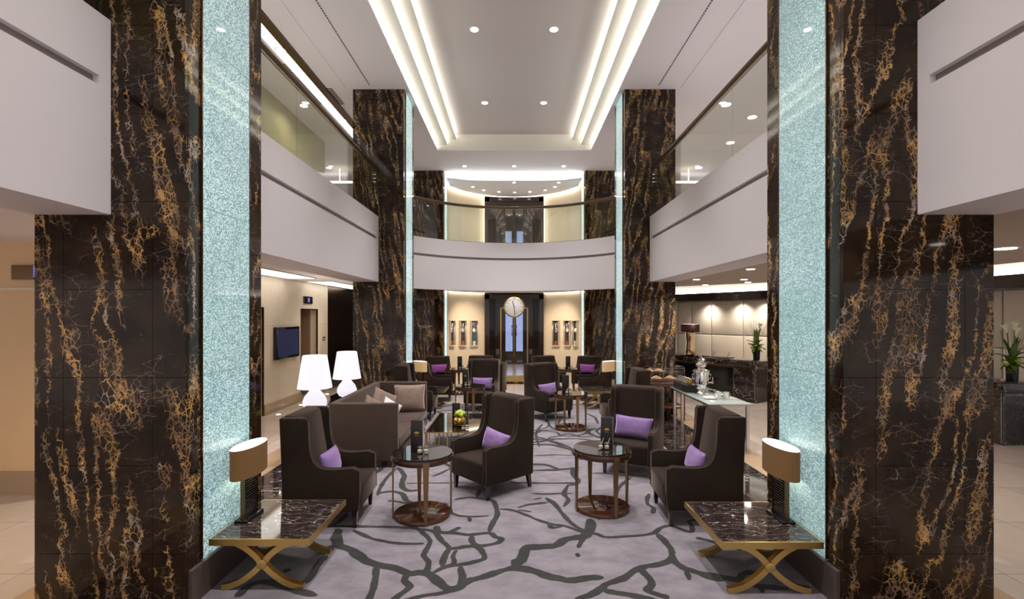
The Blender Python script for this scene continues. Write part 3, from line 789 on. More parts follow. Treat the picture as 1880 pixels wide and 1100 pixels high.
# ================================================================== CEILING DOWNLIGHTS
for (x, y, w) in ((-.73,9.0,'near left'),(.73,9.0,'near right'),(-.726,12.1,'far left'),(.726,12.1,'far right')):
    downlight((x,y,TOP), 'round downlight in the coffered ceiling, %s of four' % w, .07, 'coffer downlights', 620, 75, (1,.95,.96))
for (x, y) in ((-.73,5.9),(.73,5.9),(-.73,2.8),(.73,2.8)):
    downlight((x,y,TOP), 'round coffer downlight out of the frame, %s %s of the near four' % ('front' if y < 4 else 'rear', 'left' if x < 0 else 'right'), .07, 'coffer downlights over foreground', 560, 85, (1,.95,.96))
for i, p in enumerate(((853,305),(944,305),(1035,305))):
    downlight(ceilpt(*p, 6.9), 'downlight above the curved bridge, %s of the front row' % ['left','centre','right'][i], .06, 'bridge downlights', 40, 110)
for i, p in enumerate(((944,335),(1026,335),(868,343),(1019,343),(888,349),(1001,349),(916,352),(973,352),(945,353.5))):
    w = ['front centre','front right','far left','right end','left of middle','right of middle','inner left','inner right','rear centre'][i]
    downlight(ceilpt(*p, 6.66), 'small downlight in the curved apse ceiling, %s' % w, .05, 'apse downlights', 22, 120, (1,.97,.85))
for i, p in enumerate(((1333,192),(1381,215),(1341,262),(1283,308))):
    downlight(ceilpt(*p, 6.9), 'gallery downlight seen over right balustrade, %s' % ['nearest high one','nearest right one','third','farthest'][i], .10, 'right gallery downlights', 60, 150)
for i, p in enumerate(((516,92),(558,194),(604,308),(630,221))):
    q = ceilpt(*p, 6.885)
    downlight(q, 'gallery downlight seen over left balustrade, %s' % ['in the light slot, nearest','behind the glass, nearest','behind the glass, farthest','in the light slot, farthest'][i], .08, 'left gallery downlights', 32, 150, (1,.92,.70))
for i, p in enumerate(((855,534),(863,537.5),(1026,537),(1035,533.5))):
    downlight(ceilpt(p[0], 537, 2.97) if False else (X(p[0],15.5+i%2*.8), 15.5+i%2*.8, 2.97), 'downlight under the bridge, %s' % ['far left','inner left','inner right','far right'][i], .07, 'under-bridge downlights', 110, 120, (1,.85,.68))
for s in (-1, 1):
    tag(MB().box(s*5.3, s*6.1, 16.0, 16.06, 6.45, 6.50).box(s*5.69,s*5.71,16.02,16.04,6.50,6.90).build('linear_lamp', 'led_side'), 'thin bright linear lamp deep in the %s gallery' % ('left' if s<0 else 'right'), 'lamp')

# ================================================================== CARPET
cb = MB().box(-2.4, 2.4, .5, 11.5, .001, .012)
def crom(pts, n=5):
    out = []; m = len(pts)
    for i in range(m-1):
        p0 = Vector(pts[max(i-1,0)]); p1 = Vector(pts[i]); p2 = Vector(pts[i+1]); p3 = Vector(pts[min(i+2,m-1)])
        for k in range(n):
            t = k/n; out.append(.5*((2*p1)+(p2-p0)*t+(2*p0-5*p1+4*p2-p3)*t*t+(-p0+3*p1-3*p2+p3)*t*t*t))
    out.append(Vector(pts[-1])); return out
vz = [.0122]
def vein(pts, w, taper=True):
    P = crom(pts, 5); n = len(P); vz[0] += .00003; z = vz[0]; vs = []; fs = []
    for i, p in enumerate(P):
        d = (P[min(i+1,n-1)]-P[max(i-1,0)]);
        if d.length < 1e-6: d = Vector((1,0))
        d.normalize(); s = Vector((-d.y, d.x))
        e_ = min(1, (min(i, n-1-i)+1.2)/3.0) if taper else 1
        wl = w*.5*e_*(1+.5*noise.noise((p.x*7, p.y*7, 1.3))+.25*noise.noise((p.x*23, p.y*23, 4.1)))
        wr = w*.5*e_*(1+.5*noise.noise((p.x*7, p.y*7, 8.7))+.25*noise.noise((p.x*23, p.y*23, 9.9)))
        vs += [(p.x+s.x*wl, p.y+s.y*wl, z), (p.x-s.x*wr, p.y-s.y*wr, z)]
    for i in range(n-1): fs.append((2*i, 2*i+1, 2*i+3, 2*i+2))
    cb.add(vs, fs, 1)
def tr(pts, ox, oy, sc, w):
    q = []
    for a, b in pts:
        px, py = ox+a*sc, oy+b*sc; x, y = floorpt(px, py); q.append((max(-2.38, min(2.38, x)), y))
    vein(q, w)
A = (600, 860, .3723)
for w, p in [
 (.085,[(60,305),(45,345),(60,385),(110,405),(180,455),(230,480),(330,500),(400,525),(470,520),(510,540),(560,580),(600,605),(640,600),(700,565),(780,540),(860,515),(930,500),(1010,510),(1080,535),(1180,560),(1260,550),(1365,545)]),
 (.05,[(640,600),(560,625),(450,645),(330,680)]),(.055,[(245,490),(240,540),(230,600),(210,645),(190,690)]),
 (.06,[(400,525),(385,560),(410,590),(380,620),(345,645),(300,690)]),(.05,[(130,310),(200,345),(260,362),(340,375),(420,380),(480,378)]),
 (.055,[(0,290),(60,290),(160,293),(260,295),(380,298),(450,305),(480,330),(510,365),(490,410),(480,440),(500,470),(495,510),(470,520)]),
 (.055,[(450,305),(530,320),(565,365),(600,400),(580,440),(570,490)]),(.06,[(540,290),(550,320),(620,325),(700,335),(800,325),(830,345),(860,355),(840,375),(760,390),(720,375),(715,340)]),
 (.05,[(600,325),(640,305),(655,295)]),
 (.055,[(600,405),(640,400),(720,390),(760,410),(775,450),(740,465),(680,480),(600,490),(520,525)]),(.04,[(640,410),(620,440),(630,470),(610,485)]),
 (.06,[(660,490),(665,540),(655,590)]),(.06,[(800,320),(815,280),(840,240),(835,200),(820,165),(760,155),(700,150),(630,160)]),(.05,[(740,150),(755,110)]),
 (.05,[(850,205),(930,215),(1000,245),(1100,280),(1170,290),(1260,320),(1330,330),(1370,345),(1450,345),(1600,330),(1650,300),(1700,290),(1790,320),(1800,290),(1790,265),(1880,260)]),
 (.05,[(1100,280),(1110,300),(1170,290)]),
 (.095,[(1295,255),(1305,300),(1270,340),(1180,355),(1130,385),(1050,395),(985,400),(960,450),(920,490)]),(.05,[(1270,340),(1255,370),(1240,400)]),(.05,[(1235,425),(1240,445)]),
 (.06,[(1080,150),(1130,190),(1170,240),(1220,290),(1290,320)]),(.05,[(940,200),(1000,185),(1090,175)]),(.04,[(1020,160),(1060,150)]),(.04,[(940,210),(1010,220)]),
 (.045,[(1010,130),(1090,132),(1150,130),(1210,130)]),(.06,[(1190,85),(1170,130),(1190,160),(1170,195)]),(.035,[(390,80),(460,78),(560,78),(700,75)]),
 (.035,[(900,75),(1030,75),(1180,80),(1245,75)]),(.07,[(1210,0),(1220,40),(1240,75),(1190,90)]),(.035,[(1010,15),(1100,10),(1200,5),(1250,0)]),
 (.07,[(1630,330),(1670,370),(1700,410),(1690,460),(1630,480),(1540,500),(1470,545),(1380,580),(1360,600),(1300,630),(1260,645),(1200,680)]),
 (.07,[(1700,460),(1760,500),(1820,520),(1880,545),(1960,560)]),(.05,[(1770,515),(1790,560)]),(.06,[(1540,500),(1580,540),(1600,580),(1580,610),(1640,635),(1690,645)]),
 (.07,[(1360,605),(1440,625),(1520,640),(1640,665)]),(.06,[(250,130),(320,120),(370,130),(390,160),(420,180)]),(.07,[(350,0),(380,40),(370,90),(400,115),(460,112)]),
 (.05,[(340,5),(290,60),(260,110),(250,140)]),(.05,[(300,165),(350,170),(420,182),(540,180),(600,185)]),(.045,[(600,190),(610,220),(650,240),(720,245),(800,240)]),(.05,[(700,245),(705,270)]),
 (.04,[(490,20),(480,70)]),(.04,[(620,0),(560,30),(520,45)]),(.05,[(1590,130),(1580,180),(1610,200),(1605,230)]),(.05,[(1500,50),(1450,90),(1420,150),(1400,200),(1340,260)]),
 (.045,[(1300,30),(1380,30),(1450,40),(1580,45)]),(.05,[(100,230),(60,270),(20,290)]),(.05,[(1530,45),(1440,15),(1410,-5)])]:
    tr(p, *A, w)
for w, p in [(.07,[(835,690),(850,780),(800,800),(790,830)]),(.06,[(770,850),(730,900),(660,1000),(620,1010)]),(.06,[(520,950),(560,930)]),(.07,[(240,1100),(300,1040),(380,1010),(450,1015),(520,1040),(620,1065),(720,1090)]),(.05,[(560,790),(620,790)])]:
    tr(p, 360, 760, .309, w)
for w, p in [(.05,[(250,745),(300,755),(380,775),(440,790),(520,820)]),(.07,[(110,840),(140,900),(250,950),(400,980),(510,1000),(600,1030),(800,1050)]),(.06,[(510,1000),(530,960),(600,945)]),(.05,[(630,1030),(650,1075)])]:
    tr(p, 1200, 760, .309, w)
for w, p in [(.04,[(270,695),(400,690),(510,693)]),(.04,[(120,860),(250,865),(400,865),(520,860)]),(.06,[(270,575),(330,590),(430,620),(500,650)]),(.05,[(280,540),(400,550),(430,570),(480,560),(560,580),(640,570)]),
 (.05,[(340,460),(360,500),(390,530),(480,545)]),(.05,[(580,430),(640,460),(660,500)]),(.045,[(270,785),(400,785),(500,775),(540,790)]),(.06,[(500,650),(520,690),(560,720)]),(.05,[(320,500),(280,560),(300,640)])]:
    tr(p, 900, 630, .3, w)
rnd = random.Random(11)
for k in range(44):
    x, y = rnd.uniform(-2.2, 2.2), rnd.uniform(6.6, 11.2); a = rnd.uniform(0, 2*PI); pts = [(x,y)]
    for j in range(rnd.randint(3,7)):
        a += rnd.uniform(-.7,.7); x += .22*math.cos(a); y += .22*math.sin(a)
        if abs(x) < 2.37 and .6 < y < 11.45: pts.append((x,y))
    if len(pts) > 2: vein(pts, rnd.uniform(.04,.08))
cp = cb.build('carpet', ['carpet','carpet_dark'])
tag(cp, 'mauve-grey carpet with dark branching pattern under all the seats', 'carpet')

# ================================================================== FURNITURE
GZ = .0125
def rounded(pts, n=4, r=.04):
    out = []; m = len(pts)
    for i in range(m):
        p0, p1, p2 = Vector(pts[i-1]), Vector(pts[i]), Vector(pts[(i+1)%m])
        a = (p0-p1); b = (p2-p1); rr = min(r, a.length*.45, b.length*.45); a.normalize(); b.normalize()
        s = p1+a*rr; e = p1+b*rr
        for k in range(n+1):
            t = k/n; q = s*(1-t)**2+p1*2*t*(1-t)+e*t*t; out.append((q.x,q.y))
    return out
WING = dict(W=.345, y0=-.37, y1=.38, arm=.585, top=1.09, seat=.42,
     curve=[(-.30,.590),(-.12,.580),(.0,.595),(.07,.65),(.105,.74),(.12,.86),(.125,.98),(.13,1.055)])
LOW = dict(W=.36, y0=-.37, y1=.38, arm=.56, top=.90, seat=.41,
     curve=[(-.30,.565),(-.12,.56),(.02,.575),(.12,.63),(.18,.71),(.22,.80),(.25,.87)])
def make_chair(name, P, wing=True):
    e = empty(name); W_ = P['W']; y0, y1, top = P['y0'], P['y1'], P['top']
    path = [(y0, P['arm']-.02)]+[tuple(p) for p in crom(P['curve'], 4)]
    path = [(p[0], p[1]) for p in path]
    poly = [(y0+.015,.165),(y0,.35)]+path+[(path[-1][0]+.03, top-.005),(path[-1][0]+.08,top)]+[(y1+.02,top),(y1+.0,.6),(y1-.02,.165)]
    for s in (-1, 1):
        a, b2 = (s*W_, s*(W_-.075))
        side = MB().prism(poly, min(a,b2), max(a,b2), 'X').build('side_panel', 'chair', e, bevel=.014, seg=2)
        pp = []
        path3 = [(y0-.002,.19)]+path+[(path[-1][0]+.03, top)]
        b3 = MB(); 
        for xx in (s*(W_-.006), s*(W_-.069)): b3.tube([(xx, q[0]-.002, q[1]+.002) for q in path3], .0055, 6)
        b3.build('piping', 'piping', side)
    iw = W_-.075
    # seat block: rounded nose
    sp = rounded([(y0-.005,.165),(y0-.02,P['seat']),(.2,P['seat']-.02),(.2,.165)], 5, .045)
    MB().prism(sp, -iw+.002, iw-.002, 'X').build('seat', 'chair', e, bevel=.01)
    bp = rounded([(.10,P['seat']-.05),(.215,top-.0),(y1+.015,top+.012),(y1-.022,.17),(.2,.17)], 5, .045)
    MB().prism(bp, -iw+.002, iw-.002, 'X').build('backrest', 'chair', e, bevel=.012)
    MB().box(-W_+.01, W_-.01, y1-.028, y1-.002, .17, top-.02).build('back_panel', 'chair', e, bevel=.01)
    for sx in (-1, 1):
        for yy, sp_ in ((y0+.05, -.0), (y1-.06, .03)):
            x = sx*(W_-.045); b = MB()
            lo, hi = .016, .026
            vs = [(x-lo,yy+sp_-lo,0),(x+lo,yy+sp_-lo,0),(x+lo,yy+sp_+lo,0),(x-lo,yy+sp_+lo,0),(x-hi,yy-hi,.168),(x+hi,yy-hi,.168),(x+hi,yy+hi,.168),(x-hi,yy+hi,.168)]
            b.add(vs, [(0,3,2,1),(4,5,6,7),(0,1,5,4),(1,2,6,5),(2,3,7,6),(3,0,4,7)])
            b.build('leg', 'wood', e)
    return e
wing = make_chair('wing_chair', WING); low = make_chair('armchair', LOW)
used = {'w': False, 'l': False}
def place_chair(kind, x, y, fx, fy, label, group):
    src = wing if kind == 'w' else low
    o = src if not used[kind] else copy_tree(src); used[kind] = True
    o.location = (x, y, GZ); o.rotation_euler = (0,0,math.atan2(fx,-fy)); tag(o, label, 'armchair', group); return o
# pillow
def pillow_mesh(w, h, t, n=14):
    b = MB(); vs = []; fs = []
    for s in (1, -1):
        for i in range(n+1):
            for j in range(n+1):
                u = i/n*2-1; v = j/n*2-1
                k = ((1-abs(u)**2.6)*(1-abs(v)**2.6))**.5 if abs(u) < 1 and abs(v) < 1 else 0
                pin = 1-.07*(1-abs(u)**2)*abs(v)**4; pin2 = 1-.07*(1-abs(v)**2)*abs(u)**4
                wr = .006*noise.noise((u*3, v*3, s*2.0+w*9))
                vs.append((u*w/2*pin2, s*(t/2*k+wr*k), v*h/2*pin))
    N = (n+1)*(n+1)
    for s in range(2):
        for i in range(n):
            for j in range(n):
                a = s*N+i*(n+1)+j; fs.append((a, a+1, a+n+2, a+n+1) if s else (a, a+n+1, a+n+2, a+1))
    b.add(vs, fs, 0, True); return b
def pillow(name, w, h, t, m, loc, rz, tilt, label, cat='pillow', group=None, roll=0):
    b = pillow_mesh(w, h, t); o = b.build(name, m)
    bm = bmesh.new(); bm.from_mesh(o.data); bmesh.ops.remove_doubles(bm, verts=bm.verts, dist=.0008); bmesh.ops.recalc_face_normals(bm, faces=bm.faces); bm.to_mesh(o.data); bm.free()
    o.matrix_world = Matrix.Translation(loc) @ Matrix.Rotation(rz,4,'Z') @ Matrix.Rotation(tilt,4,'X') @ Matrix.Rotation(roll,4,'Y')
    tag(o, label, cat, group); return o
def chair_pillow(ch, m, label, dx=0, dy=0.015, roll=0, w=.46, h=.27):
    rz = ch.rotation_euler.z; c0, s0 = math.cos(rz), math.sin(rz)
    lx, ly = dx, dy
    loc = (ch.location.x+lx*c0-ly*s0, ch.location.y+lx*s0+ly*c0, GZ+.425+h/2)
    pillow('lumbar_pillow', w, h, .13, m, loc, rz, -.22, label, 'pillow', 'pillows on the armchairs', roll)
GW = 'high-backed wing chairs'; GL = 'low-backed armchairs at the far tables'
wc1 = place_chair('w', -1.90, 5.12, 1, .04, 'wing chair facing right at front left, beside the gold X-leg table', GW)
wc2 = place_chair('w', 1.89, 5.16, -1, .04, 'wing chair facing left at front right, beside the gold X-leg table', GW)
wc3 = place_chair('w', -.27, 5.98, -.735, -.678, 'wing chair in the middle foreground turned left toward a round table', GW)
wc4 = place_chair('w', 1.62, 6.68, -.45, -.89, 'wing chair behind the front right round table facing the camera', GW)
wc5 = place_chair('w', .70, 10.10, .55, -.83, 'wing chair with lilac pillow behind middle right round table', GW)
wc6 = place_chair('w', -.72, 11.05, -.12, -.99, 'wing chair behind middle left round table, facing the camera', GW)
wc7 = place_chair('w', -2.0, 10.10, 1, .0, 'wing chair between grey sofa end and far left column', GW)
wc8 = place_chair('w', 2.06, 9.22, -1, -.08, 'wing chair with its back to the trolley, half hidden behind the large-pillow chair', GW)
lc1 = place_chair('l', -2.15, 14.05, .35, -.94, 'low armchair with magenta pillow at the far left table', GL)
lc2 = place_chair('l', -1.93, 12.25, 1, .1, 'low armchair in profile behind the far left lamp', GL)
lc3 = place_chair('l', -.62, 12.45, -1, .15, 'low armchair seen from behind, right of the far left table', GL)
lc4 = place_chair('l', -1.05, 14.3, -.2, -.97, 'low armchair farthest back on the left near the doors', GL)
lc5 = place_chair('l', 2.1, 14.1, -.4, -.92, 'low armchair with magenta pillow at the far right table', GL)
lc6 = place_chair('l', 1.0, 14.3, .45, -.9, 'low armchair right of the standing clock, facing the camera', GL)
lc7 = place_chair('l', 2.0, 12.35, -1, .1, 'low armchair in profile left of the far right lamp', GL)
chair_pillow(wc1, 'purple', 'purple silk pillow on the front left wing chair', roll=.03)
chair_pillow(wc2, 'purple', 'purple silk pillow on the front right wing chair', roll=-.03)
chair_pillow(wc3, 'purple', 'purple silk pillow on the middle foreground wing chair', roll=.1, dx=.05)
chair_pillow(wc4, 'purple', 'large purple silk pillow on wing chair behind front right table', roll=.04, w=.52, h=.29)
chair_pillow(wc5, 'purple', 'lilac pillow on wing chair behind the middle right table', roll=-.05)
chair_pillow(wc6, 'purple', 'lilac pillow on wing chair behind the middle left table')
chair_pillow(lc1, 'magenta', 'magenta pillow on the low armchair at far left')
chair_pillow(lc5, 'magenta', 'magenta pillow on the low armchair at far right')

# ---- round side table
def make_round():
    e = empty('round_side_table')
    r = .305
    MB().lathe([(r-.05,.583),(r,.583),(r+.004,.588),(r+.004,.640),(r,.645),(r-.05,.645)], 64).build('apron_ring', 'gloss_wood', e)
    MB().lathe([(r-.008,.646),(r-.006,.650)], 64).build('table_top', 'dark_glass', e)
    MB().lathe([(r+.004,.6535),(r+.006,.654),(r+.006,.6585),(r+.004,.659)], 64, cap=False).build('glass_edge', 'green_edge', e)
    MB().lathe([(r-.002,.6502),(r+.004,.652),(r+.004,.660)], 64).build('glass_disc', 'dark_glass', e)
    MB().lathe([(r-.03,.0),(r-.012,.004),(r-.012,.035),(r-.018,.04)], 64).build('base_disc', 'gloss_wood', e)
    for k in range(4):
        a = math.radians(17)+PI/2*k-PI/2
        m = Matrix.Rotation(a, 4, 'Z'); rr = r-.012
        b = MB(); vs = []
        for z, w in ((.0,.014),(.6,.031)):
            for dx in (0, .016):
                for dy in (-w, w): vs.append((rr+dx, dy, z))
        b.add(vs, [(0,1,3,2),(4,6,7,5),(0,4,5,1),(2,3,7,6),(0,2,6,4),(1,5,7,3)], mtx=m)
        lg = b.build('leg', 'bronze_leg', e)
        MB().box(r-.005, r+.02, -.033, .033, .598, .632, mtx=m).build('bracket', 'bronze_leg', lg)
    return e
M['bronze_leg'] = mat('satin_bronze_leg', (.30,.19,.09), .3, .85)
tproto = make_round()
def rtable(x, y, label, first=[True]):
    o = tproto if first[0] else copy_tree(tproto); first[0] = False
    o.location = (x,y,GZ); tag(o, label, 'side table', 'round glass-topped side tables'); return o
TB = [(-.962,5.14,'front left','round dark side table at front left with black menu'),
      (.955,5.32,'front right','round dark side table at front right with black menu'),
      (1.05,9.08,'middle right','round side table in front of the lilac-pillow chair on right'),
      (-.90,10.05,'middle left','round side table beyond the coffee table on left'),
      (-1.55,13.25,'far left','farthest round side table on the left'),
      (1.50,13.3,'far right','farthest round side table on the right')]
ZT = GZ+.661
def menu(x, y, z, rz, label, h=.33, w=.125):
    e = empty('menu_holder', (x,y,z), rz)
    MB().box(-w/2,w/2,-.022,.022,0,h).build('cover', 'blackm', e, bevel=.003)
    MB().box(w/2,w/2+.003,-.016,.016,.006,h-.006).build('page_edges', 'paper', e)
    b = MB()   # small fan-shaped emblem with a line of lettering strokes
    cx, cz = 0, h*.60
    for k in range(9):
        a0 = PI*.05+k*PI*.1; a1 = a0+PI*.1
        b.add([(cx,-.0225,cz-.012),(cx+.026*math.cos(a0),-.0225,cz-.008+.026*math.sin(a0)*.8),(cx+.030*math.cos((a0+a1)/2),-.0225,cz-.008+.032*math.sin((a0+a1)/2)*.8),(cx+.026*math.cos(a1),-.0225,cz-.008+.026*math.sin(a1)*.8)], [(0,1,2,3)])
    for k in range(6): b.box(-.022+k*.0078,-.017+k*.0078,-.0228,-.0224,cz-.030,cz-.025)
    b.build('gold_emblem', 'gold', e)
    tag(e, label, 'menu', 'black menu holders'); return e
def jar(x, y, z, label, h=.068, r=.029):
    e = empty('condiment_jar', (x,y,z))
    MB().lathe([(r*.9,0),(r,.004),(r,h),(r*.88,h),(r*.86,.012),(r*.2,.010)], 20, cap=True).build('glass_body', 'clear', e)
    MB().lathe([(r*.84,.011),(r*.84,h*.55)], 18).build('sachets', 'paper', e)
    MB().lathe([(r*.86,h-.003),(r*1.05,h-.003),(r*1.05,h+.004),(r*.86,h+.004)], 20, cap=False).build('rim', 'chrome', e)
    MB().cyl((0,0,h*.4),(r*1.1,-.004,h+.055),.0035,seg=6).build('spoon', 'chrome', e)
    tag(e, label, 'jar', 'small glass condiment jars')
mpos = [(-.06,.02,.0),(.05,.0,-.15),(-.10,.0,.1),(-.10,.0,0),(.08,.02,0),(-.04,0,0)]
for i, (x, y, w, lab) in enumerate(TB):
    rtable(x, y, lab)
    dx, dy, rz = mpos[i]
    menu(x+dx, y+dy, ZT, rz, 'black menu holder with gold fan emblem on the %s round table' % w)
    for k, (jx, jy) in enumerate(((.015,-.085),(.08,-.075))):
        s = 1 if i != 1 else -1
        jar(x+dx+s*jx+(.03 if i==0 else 0), y+dy+jy, ZT, '%s small glass jar on the %s round table' % (['left','right'][k], w))

# ---- marble coffee tables with X legs
def xtable(x0, y0, lab, cat='coffee table', mirrored=False):
    e = empty('marble_table', (x0+.37, y0+.39, GZ)); ht = .405
    MB().box(-.368,.368,-.388,.388,ht-.008,ht+.0).build('marble_top', 'black_marble', e)
    b = MB()
    b.box(-.38,.38,-.40,-.388,ht-.05,ht); b.box(-.38,.38,.388,.40,ht-.05,ht); b.box(-.38,-.368,-.388,.388,ht-.05,ht); b.box(.368,.38,-.388,.388,ht-.05,ht); b.box(-.36,.36,-.38,.38,ht-.05,ht-.03)
    b.build('gold_frame', 'brass', e)
    for yy in (-.34, .22):
        for s in (-1, 1):
            pts = crom([(s*.20,.357),(s*.13,.32),(s*.06,.265),(0,.20),(-s*.07,.13),(-s*.16,.065),(-s*.25,.028),(-s*.31,.018)], 4)
            b = MB(); n = len(pts); vs = []; fs = []
            for i, p in enumerate(pts):
                d = (pts[min(i+1,n-1)]-pts[max(i-1,0)]).normalized(); nn = Vector((-d.y, d.x))*.022
                for q in (p+nn, p-nn):
                    vs += [(q.x, yy-.022+(.001 if s > 0 else 0), q.y), (q.x, yy+.022+(.001 if s > 0 else 0), q.y)]
            for i in range(n-1):
                k = 4*i; fs += [(k,k+1,k+5,k+4),(k+2,k+6,k+7,k+3),(k,k+4,k+6,k+2),(k+1,k+3,k+7,k+5)]
            fs += [(0,2,3,1),(4*n-4,4*n-3,4*n-1,4*n-2)]
            b.add(vs, fs); b.build('curved_leg', 'brass', e)
        MB().cyl((0,yy-.034,.2),(0,yy+.034,.2),.038,seg=28).build('medallion', 'gold_med', e, bevel=.004)
    MB().cyl((0,-.34,.2),(0,.22,.2),.012).build('stretcher', 'brass', e)
    tag(e, lab, cat, 'gold X-leg marble tables'); return e
xtable(-2.29, 3.70, 'black marble table on gold X legs at front left corner')
xtable(1.55, 3.65, 'black marble table on gold X legs at front right corner')
xtable(-2.31, 10.95, 'small gold X-leg marble table before the far left armchairs')
xtable(1.55, 10.95, 'gold X-leg marble table beyond the middle right round table')
def oval_lamp(x, y, z, lab, lit=False, along=True, sc=1.0):
    e = empty('oval_lamp', (x,y,z), 0 if along else PI/4*(1 if x<0 else -1))
    MB().box(-.055,.055,-.13,.13,0,.022).build('base', 'black', e, bevel=.003)
    col = MB().box(-.02,.02,-.10,-.085,.022,.42).box(-.02,.02,.085,.10,.022,.42).build('column', 'bronze', e)
    MB().box(-.012,.012,-.085,.085,.022,.40).build('column_core', 'black', e)
    b = MB()
    for k in range(17): b.box(-.016,.016,-.085,.085,.04+k*.021,.043+k*.021)
    b.build('column_rods', 'steel', e)
    z0, z1 = .37, .61
    MB().lathe([(1,z0),(1,z1)], 48, sx=.095, sy=.235, cap=False).build('lamp_shade', 'shade_lit' if lit else 'shade', e)
    sh = MB().lathe([(1,z0+.004),(1,z1-.002)], 48, sx=.0925, sy=.2325, cap=False).build('shade_lining', 'inner_shade', e)
    MB().lathe([(1,z1-.03),(1,z1-.027)], 48, sx=.091, sy=.23).build('diffuser', 'inner_shade', e)
    light('POINT', (x,y,z+.47), 5, (1,.82,.58), shadow_soft_size=.05)
    tag(e, lab, 'table lamp', 'oval-shaded table lamps'); return e
oval_lamp(-2.215, 4.10, GZ+.405, 'oval gold-shaded lamp on the front left marble table')
oval_lamp(2.215, 4.08, GZ+.405, 'oval gold-shaded lamp on the front right marble table')
oval_lamp(-2.22, 11.60, GZ+.405, 'small cream-lit lamp at left before the far left armchairs', True, False)
oval_lamp(2.24, 11.63, GZ+.405, 'small cream-lit lamp at right beside the far right column', True, False)

# ---- sofa
e = empty('sofa', (-2.06, 7.87, GZ)); 
hx, hy, ht = .48, 1.15, .885
def panel(x0, x1, y0, y1, fl):   # slightly flared outward at the top
    vs = []
    for z, k in ((.09, 0), (ht, 1)):
        for (x, y) in ((x0,y0),(x1,y0),(x1,y1),(x0,y1)): vs.append((x+fl[0]*k, y+fl[1]*k, z))
    return MB().add(vs, [(0,3,2,1),(4,5,6,7),(0,1,5,4),(1,2,6,5),(2,3,7,6),(3,0,4,7)])
panel(-hx+.03, hx-.02, -hy, -hy+.10, (0,-.0)).build('near_arm', 'sofa', e, bevel=.02, seg=3)
panel(-hx+.03, hx-.02, hy-.10, hy, (0,0)).build('far_arm', 'sofa', e, bevel=.02, seg=3)
panel(-hx+.05, -hx+.15, -hy+.02, hy-.02, (-.06,0)).build('backrest', 'sofa', e, bevel=.02, seg=3)
for k in range(2):
    y0 = -hy+.105+k*(hy-.105)
    MB().box(-hx+.12, hx-.01, y0, y0+hy-.108, .24, .385).build('seat_cushion', 'sofa', e, bevel=.03, seg=3)
MB().box(-hx+.1, hx-.03, -hy+.1, hy-.1, .09, .24).build('seat_base', 'sofa', e, bevel=.01)
MB().box(-hx+.08, hx-.06, -hy+.04, hy-.04, 0, .09).build('plinth', 'wood', e)
tag(e, 'grey-brown high-sided sofa on the left with scatter cushions', 'sofa')
pillow('scatter_cushion', .55, .48, .17, 'bronze_velvet', (-1.86, 8.72, .64), .12, -.22, 'largest crushed bronze velvet cushion at sofa far end', 'cushion')
pillow('scatter_cushion', .46, .44, .15, 'bronze_velvet', (-2.20, 8.25, .63), .95, -.28, 'bronze velvet cushion leaning on the sofa back, middle', 'cushion', roll=.5)
pillow('scatter_cushion', .42, .42, .14, 'bronze_velvet', (-2.22, 7.72, .60), 1.1, -.28, 'bronze velvet cushion nearest the sofa near arm', 'cushion', roll=.55)
pillow('scatter_cushion', .34, .34, .12, 'white_cloth', (-2.02, 8.0, .56), .8, -.3, 'small white cushion among the bronze ones on the sofa', 'cushion', roll=.6)

# ---- long brass coffee table
e = empty('coffee_table', (-.80, 7.8, GZ)); hx, hy, ht = .50, .71, .40
b = MB(); 
b.box(-hx,hx,-hy,-hy+.018,ht-.012,ht); b.box(-hx,hx,hy-.018,hy,ht-.012,ht); b.box(-hx,-hx+.018,-hy,hy,ht-.012,ht); b.box(hx-.018,hx,-hy,hy,ht-.012,ht)
b.build('brass_rim', 'brass', e)
b = MB(); 
for k in range(7):
    yy = -hy+.018+(2*hy-.036)*k/7; b.box(-hx+.018,hx-.018,yy+.004,yy+(2*hy-.036)/7-.004,ht-.008,ht-.001)
b.build('smoked_glass_top', 'dark_glass', e)
b = MB()
for sx in (-1,1):
    for sy in (-1,1):
        for dx, dy in ((0,0),(.06,0),(.14,0),(.20,0),(.32,0),(0,.08),(0,.16)):
            x, y = sx*(hx-.012-dx), sy*(hy-.012-dy)
            MB().box(x-.007,x+.007,y-.007,y+.007,0,ht-.012).build('leg', 'brass', e)
tag(e, 'low brass-framed coffee table with smoked glass beside the sofa', 'coffee table')
zt = GZ+.40
menu(X(835,7.55), 7.75, zt, 0, 'black menu holder beside the gold bowl on coffee table', .31)
e = empty('gold_bowl', (X(844,7.5), 7.5, zt))
MB().lathe([(.04,0),(.075,.02),(.098,.07),(.09,.12),(.055,.15),(.05,.148),(.085,.11),(.09,.07),(.05,.02)], 28).build('bowl', 'gold', e)
b = MB(); rnd = random.Random(4)
for k in range(11):
    a = k*2.4; r = .05*math.sqrt(k/11)+.01; b.sphere((r*math.cos(a), r*math.sin(a), .165+.055*(1-k/11)+rnd.uniform(-.01,.02)), .036, 10, 7)
b.build('green_blooms', 'leaf2', e)
tag(e, 'round gold bowl of lime green blooms on the coffee table', 'bowl')
jar(X(850,7.25), 7.25, zt, 'left small glass jar before the gold bowl on coffee table', .06, .025)
jar(X(858,7.28), 7.28, zt, 'right small glass jar before the gold bowl on coffee table', .06, .025)

